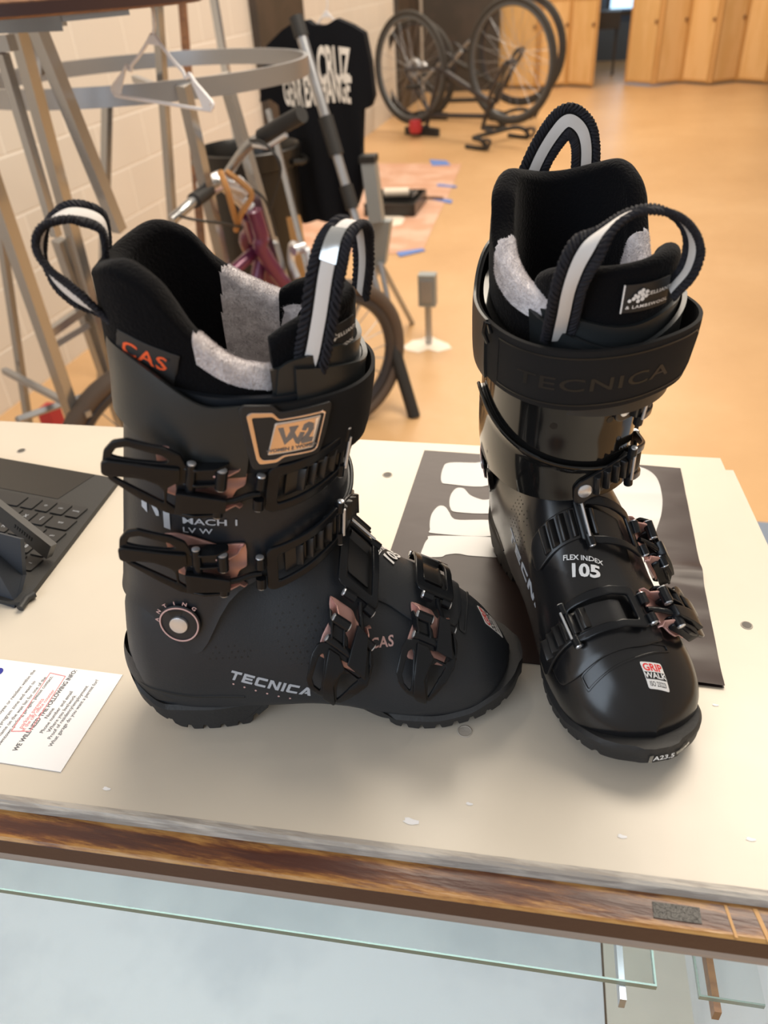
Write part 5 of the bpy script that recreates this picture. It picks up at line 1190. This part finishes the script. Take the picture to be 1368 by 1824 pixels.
quadbox(G(), FL, fd, fn_, .4345, XR-.01, -.40, .0115, GZ-.02, GZ).obj('base_board', M['case_tan'], case, smooth=False, label='tan base board of the right bay')
quadbox(G(), FL, fd, fn_, XL, XR-.01, -.402, -.392, 0, ZC-.02).obj('back_board', M['case_white'], case, smooth=False)
quadbox(G(), FL, fd, fn_, XR-.02, XR-.006, -.40, .0115, 0, ZC-.022).obj('side_board', M['case_white'], case, smooth=False)
quadbox(G(), FL, fd, fn_, XL, XR-.01, -.38, .012, 0, GZ-.02).obj('plinth', M['rail_dark'], case, smooth=False)
# painted side rail just below the right edge of the top
g = G(); n_ = Vector((-rd.y, rd.x, 0)); n_ = n_ if n_.x > 0 else -n_
L_ = (CR-BR).length; V = []
for t in (.016, L_+.01):
    for o, z in ((0, ZC-.020), (0, ZC-.004), (.0095, ZC-.004), (.0105, ZC-.006), (.0105, ZC-.020)): q = BR+rd*t+n_*o; V.append((q.x, q.y, z))
g.add(V, [(i, (i+1) % 5, (i+1) % 5+5, i+5) for i in range(5)]+[(0, 1, 2, 3, 4), (9, 8, 7, 6, 5)]); g.obj('side_rail', M['counter'], case, smooth=False)
lt = bpy.data.lights.new('case_fill_light', 'AREA'); lt.shape = 'RECTANGLE'; lt.size = 1.6; lt.size_y = .03; lt.energy = 3.6; lt.color = (.86, .93, 1.0)  # added fill light, no visible source, brightens the dark inside of the case
lo_ = bpy.data.objects.new('case_fill_light', lt); COL.objects.link(lo_); q = FL+fd*.05-fn_*.02; lo_.location = (q.x, q.y, ZC-.034); lo_.rotation_euler = (0, 0, atan2(fd.y, fd.x))
# inner glass shelves on their brackets
def shelf(name, x0, x1, y0, y1, z, label):
    r = empty(name, (0, 0, 0), 0, label, 'shelf', None)
    quadbox(G(), FL, fd, fn_, x0, x1, y0, y1, z, z+.005).obj('glass_pane', M['glass'], r, smooth=False)
    g = G(); quadbox(g, FL, fd, fn_, x0, x1, y1, y1+.0012, z, z+.005); quadbox(g, FL, fd, fn_, x1, x1+.0012, y0, y1+.0012, z, z+.005) if x0 < 0 else quadbox(g, FL, fd, fn_, x0-.0012, x0, y0, y1+.0012, z, z+.005)
    g.obj('polished_edge', M['glass_edge'], r, smooth=False); return r
s1 = shelf('glass_shelf', -.8, .421, -.36, -.006, ZC-.13, 'long glass shelf inside the display case, ending near the centre joint')
s2 = shelf('glass_shelf', .466, XR-.03, -.36, -.036, ZC-.20, 'shorter glass shelf in the right bay of the display case')
quadbox(G(), FL, fd, fn_, .475, .480, -.36, -.028, ZC-.212, ZC-.200).obj('bracket', M['wood'], s2, smooth=False)
quadbox(G(), FL, fd, fn_, .399, .403, -.36, .004, ZC-.142, ZC-.130).obj('bracket', M['brushed'], s1, smooth=False)
# screws and holes in the top
def hole(px, py, r, deep, name, label=None):
    p = onz(px, py, ZC); g = G(); n = 20
    g.lathe([(r*1.25, .0002), (r*1.05, .0006), (r*.95, .0003), (r*.9, .0001)], (p.x, p.y, ZC), n); rim_ = g.obj(name, M['screw_rim'], case)
    g = G(); g.lathe([(r*.95, .00035), (r*.5, .0002), (0.0001, .00015)], (p.x, p.y, ZC), n); g.obj('recess', M['screw'] if deep else M['screw_rim'], rim_)
hole(828, 1303, .0042, False, 'screw_hole'); hole(1330, 1114, .0036, True, 'screw_hole'); hole(690, 846, .0042, True, 'screw_hole'); hole(38, 803, .0042, True, 'screw_hole')
g = G()
for px, py, w_ in ((732, 1463, .0035), (1108, 1490, .002), (1337, 1495, .002), (836, 1432, .0016), (1274, 1256, .0015), (190, 1405, .002)):
    p = onz(px, py, ZC); G().add([(p.x+w_*(1+.3*sin(k*2.3))*cos(k*pi/5)*1.4, p.y+w_*.6*(1+.3*cos(k*1.7))*sin(k*pi/5), ZC+.0003) for k in range(10)], [tuple(range(10))]).obj('paint_chip', M['paper'], case, smooth=False)

# ------------------------------------------------------------------ poster under the glossy boot
po = empty('poster', (0, 0, 0), 0, 'dark brown glossy film sheet with big silver shapes lying under the glossy boot', 'poster')
C0, C1, C2 = onz(756, 803, ZC), onz(1212, 835, ZC), onz(1290, 1226, ZC); C3 = onz(686, 1010, ZC)
eL = (C3-C0).normalized(); C3 = C0+eL*((C2-C1).length)
N_, M_ = 60, 60; V = []
def pz(u, v): 
    h = .0008+.0016*abs(sin(v*21+u*3)*sin(u*5+1))*sstep(.55, 1, u)+.004*exp(-((v-.57)/.035)**2)*sstep(.8, 1, u)+.0015*sstep(.95, 1, v)*sstep(.5, 1, u)
    return h
for i in range(N_+1):
    for j in range(M_+1):
        u, v = i/N_, j/M_; p = C0.lerp(C1, u).lerp(C3.lerp(C2, u), v); V.append((p.x, p.y, ZC+pz(u, v)))
F = [(i*(M_+1)+j, (i+1)*(M_+1)+j, (i+1)*(M_+1)+j+1, i*(M_+1)+j+1) for i in range(N_) for j in range(M_)]
b0 = len(V); V += [(x, y, ZC+.0002) for x, y, z in V]; F += [tuple(k+b0 for k in f) for f in F]
mesh_obj('sheet', V, F, M['poster'], po, angle=80)
def uvof(p):          # inverse of the sheet parametrisation (nearly a parallelogram)
    ex, ey = C1-C0, C3-C0; q = p-C0; den = ex.x*ey.y-ex.y*ey.x; return (q.x*ey.y-q.y*ey.x)/den, (ex.x*q.y-ex.y*q.x)/den
for pts in ([(800, 826), (846, 826), (870, 826), (870, 866), (800, 864), (786, 858), (789, 836)],
            [(812, 872), (826, 872), (838, 884), (860, 892), (880, 892), (880, 915), (815, 914), (802, 906), (802, 886)],
            [(780, 904), (792, 904), (800, 914), (806, 924), (820, 928), (880, 930), (880, 956), (775, 952), (766, 944), (768, 920)],
            [(776, 956), (900, 962), (900, 992), (842, 992), (815, 988), (795, 990), (784, 994), (752, 992), (754, 976), (762, 962)],
            [(1040, 850), (1090, 832), (1140, 834), (1166, 850), (1178, 880), (1178, 915), (1168, 950), (1162, 985), (1166, 1010), (1180, 1040), (1190, 1062), (1170, 1080), (1120, 1085), (1060, 1060), (1010, 1000), (1000, 930)],
            [(1186, 1098), (1196, 1120), (1198, 1150), (1190, 1170), (1150, 1172), (1140, 1110)]):
    pp = [onz(x, y, ZC) for x, y in pts]; pp = [Vector((q.x, q.y, 0)) for q in catmull(pp, 5, closed=True)]
    t = tessellate_polygon([pp]); VV, FF = cut([tuple(p) for p in pp], [tuple(f) for f in t], .006)
    top_ = [Vector((x, y, ZC+pz(*uvof(Vector((x, y, 0))))+.0004)) for x, y, z in VV]
    mesh_obj('silver_shape', top_, FF, M['foil'], po, angle=80)

# ------------------------------------------------------------------ paper with printing
pa = empty('paper_sheet', (0, 0, 0), 0, 'white printed paper slip with red framed text at the left edge of the counter', 'paper')
Q0, Q1 = onz(219, 1203, ZC), onz(109, 1376, ZC); Qb = onz(0, 1180, ZC)
ev = (Q0-Q1).normalized(); eu = Vector((ev.y, -ev.x, 0)); eu = -eu if eu.dot(Q0-Qb) < 0 else eu       # eu to the right across the slip, ev away
Hh = (Q0-Q1).length; Wd_ = .16
g = G(); g.prism([(-Wd_, 0), (0, 0), (0, Hh), (-Wd_, Hh)], (Q1.x, Q1.y, ZC+.0002), eu, ev, Vector((0, 0, .0006))); g.obj('slip', M['paper'], pa, smooth=False)
# text lines run along the picture diagonal
dA, dB = onz(42, 1312, ZC), onz(128, 1198, ZC); tdir = (dB-dA).normalized(); tup = Vector((-tdir.y, tdir.x, 0))
def line(txt, px, py, size, m, name, bold=.004, sx=.95):
    size *= .88; c = onz(px-5, py+10, ZC); tv = text_flat(txt, size, .0, bold, sx); g = G(); g.add(*tv, fn=lambda v: Vector((c.x, c.y, ZC+.00095))+tdir*v[0]+tup*v[1]); return g.obj(name, m, pa, smooth=False)
line('downtown employee or resident within the', 18, 1246, .0046, M['ink_soft'], 'text_line')
line('parking program zone and want to', 28, 1254, .0046, M['ink_soft'], 'text_line')
line('add your name on the wait list for one of the', 36, 1262, .0046, M['ink_soft'], 'text_line')
line('three downtown parking garages, please contact:', 44, 1266, .0046, M['ink_soft'], 'text_line')
line('parking permits', 62, 1262, .0052, M['ink_rose'], 'text_line'); line('at the city office counter', 74, 1256, .0046, M['ink_rose'], 'text_line')
line('WE WILL NEED THE FOLLOWING INFO:', 89, 1253, .0058, M['ink_soft'], 'text_line', .02, .82)
line('Name', 94, 1262, .0046, M['ink_soft'], 'text_line'); line('Phone number and email', 107, 1259, .0046, M['ink_soft'], 'text_line'); line('Where you live/work', 116, 1262, .0046, M['ink_soft'], 'text_line')
line('Proof of residency/employment', 128, 1259, .0046, M['ink_soft'], 'text_line'); line('What garage do you want a permit for?', 139, 1259, .0046, M['ink_soft'], 'text_line')
bx4 = [onz(*p, ZC) for p in ((22, 1304), (52, 1300), (118, 1204), (92, 1200))]; g = G()
bx4 = [onz(*p, ZC) for p in ((21, 1304), (54, 1304), (117, 1206), (90, 1200))]
for a, b in zip(bx4, bx4[1:]+bx4[:1]): g.bar((a.x, a.y, ZC+.0009), (b.x, b.y, ZC+.0009), .0006, .0002)
g.obj('red_frame', M['ink_rose'], pa, smooth=False)
c = onz(-3, 1198, ZC); G().lathe([(.004, 0), (.0001, 0)], (c.x, c.y, ZC+.0010), 20).obj('blue_seal', M['ink_blue'], pa)

# ------------------------------------------------------------------ tablet with keyboard cover
kb = empty('keyboard_cover', (0, 0, 0), 0, 'charcoal tablet keyboard cover lying open at the left of the counter', 'keyboard')
K1, K2 = onz(214, 860, ZC), onz(34, 1084, ZC); KL = onz(0, 822, ZC)
kx = (K1-KL).normalized(); ky = Vector((-kx.y, kx.x, 0))            # kx to the right, ky away from the viewer
k2 = K2-K1; depth = -k2.dot(ky); Wk = .27
KP = lambda x, y, z=0: Vector((K1.x, K1.y, ZC))+kx*x+ky*y+Vector((0, 0, z))
slope = k2.dot(kx)/k2.dot(ky)
rx = lambda y: slope*y
out_ = [(-Wk, 0), (rx(0)-.002, 0), (rx(-.004), -.003), (rx(-depth)+.004, -depth+.004), (rx(-depth)-.006, -depth), (-Wk, -depth)]
g = G(); g.prism(rounded(out_, .004), KP(0, 0, .0003), kx, ky, Vector((0, 0, .0048))); g.obj('deck', M['keyboard'], kb, angle=30)
print('KB depth', depth, 'slope', slope)
pt_, pb_ = onz(155, 858, ZC+.005), onz(118, 892, ZC+.005)
g = G(); yy = (pb_-K1).dot(ky); xx = (pt_-K1).dot(kx); g.prism([(-Wk+.01, -.0015), (xx, -.0015), (xx-.008, yy), (-Wk+.01, yy)], KP(0, 0, .0051), kx, ky, Vector((0, 0, .0004))); g.obj('trackpad', M['trackpad'], kb, smooth=False)
# keys: rows run parallel to kx; first row begins below the pad
ky0 = (onz(180, 910, ZC+.006)-K1).dot(ky); rows_ = 5; rowh = (onz(107, 1003, ZC+.006)-K1).dot(ky); rowh = (ky0-rowh)/4
letters = [['', '', '', 'alt', 'ctrl', 'home'], ['M', 'K', 'A', 'O', 'X', 'J', 'shift'], ['T', 'R', 'H', 'S', 'V', 'ctrl'], ['G', 'F', 'D', 'N', 'B', 'tab'], ['5', '4', '3', '2', '1', '~']]
for r in range(rows_):
    y = ky0-r*rowh; xr = rx(y)-.006-.0005*r; x = xr; row = letters[r][::-1]; h = rowh*.86
    for c_ in range(12):
        w = .0155
        if c_ == 0 and r in (1,): w = .026
        if c_ == 0 and r in (2,): w = .020
        if r == 0 and c_ == 4: w = .09
        if x-w < -Wk+.012: break
        g = G(); g.prism(rounded([(x-w, y-h), (x, y-h), (x, y), (x-w, y)], .0018, 3), KP(0, 0, .0051), kx, ky, Vector((0, 0, .0016))); ke = g.obj('key', M['keys'], kb, angle=30)
        t = row[c_] if c_ < len(row) else ''
        if t:
            sz = .0062 if len(t) == 1 else .0035; tv = text_flat(t, sz, 0, .005, 1); g = G(); cc = KP(x-w/2, y-h/2, .00685); g.add(*tv, fn=lambda v: cc-kx*v[0]-ky*v[1]); g.obj('legend', M['ink_grey'], ke, smooth=False)
        x -= w+.0028
fo = empty('tablet', (0, 0, 0), 0, 'tablet in a navy folio case propped over the keyboard at the left edge', 'tablet')
# folio back panel standing at the near side of the keyboard, and the tablet edge leaning over the keys
T0, T1 = onz(44, 1040, ZC), onz(25, 1083, ZC); e1, e2 = at(0, 940, 0), None
def P3(px, py, Y): return at(px, py, Y)
A1 = onz(25, 1083, ZC+.001); Yc = A1.y
b0_ = P3(36, 960, Yc+.030); b1_ = P3(-60, 935, Yc+.018); a1_ = onz(-70, 1052, ZC+.001)
pn = (b0_-A1).cross(a1_-A1).normalized()
g = G(); V = [A1, onz(47, 1040, ZC+.004)+Vector((0, .0, .010)), b0_, b1_, a1_]; V = V+[v-pn*.004*(1 if pn.y < 0 else -1) for v in V]
g.add(V, [(0, 1, 2, 3, 4), (9, 8, 7, 6, 5)]+[(i, (i+1) % 5, (i+1) % 5+5, i+5) for i in range(5)]); g.obj('folio_panel', M['folio'], fo, smooth=False)
c0 = onz(92, 982, ZC+.016); c1 = P3(-60, 862, c0.y+.035); t_ = (c1-c0).normalized(); nn_ = Vector((0, -1, .35)).normalized(); s_ = t_.cross(nn_).normalized()
g = G(); g.obox((c0+c1)/2, t_, nn_, s_, (c1-c0).length, .0085, .014); 
tb = g.obj('tablet_body', mat('dark_slate_metal', (.028, .028, .028), .4, metal=.3), fo, smooth=False)
g = G()
for k in range(8): q = c0+t_*(.022+.003*k)+nn_*.0046; g.obox(q, t_, nn_, s_, .0012, .0006, .003)
g.obj('speaker_slots', M['ink_deep'], tb, smooth=False)
g = G(); m0 = onz(36, 1084, ZC+.003); g.tube([m0, onz(48, 1066, ZC+.004), onz(62, 1058, ZC+.004)], .003, 10); g.obj('hinge_fold', M['keyboard'], fo)
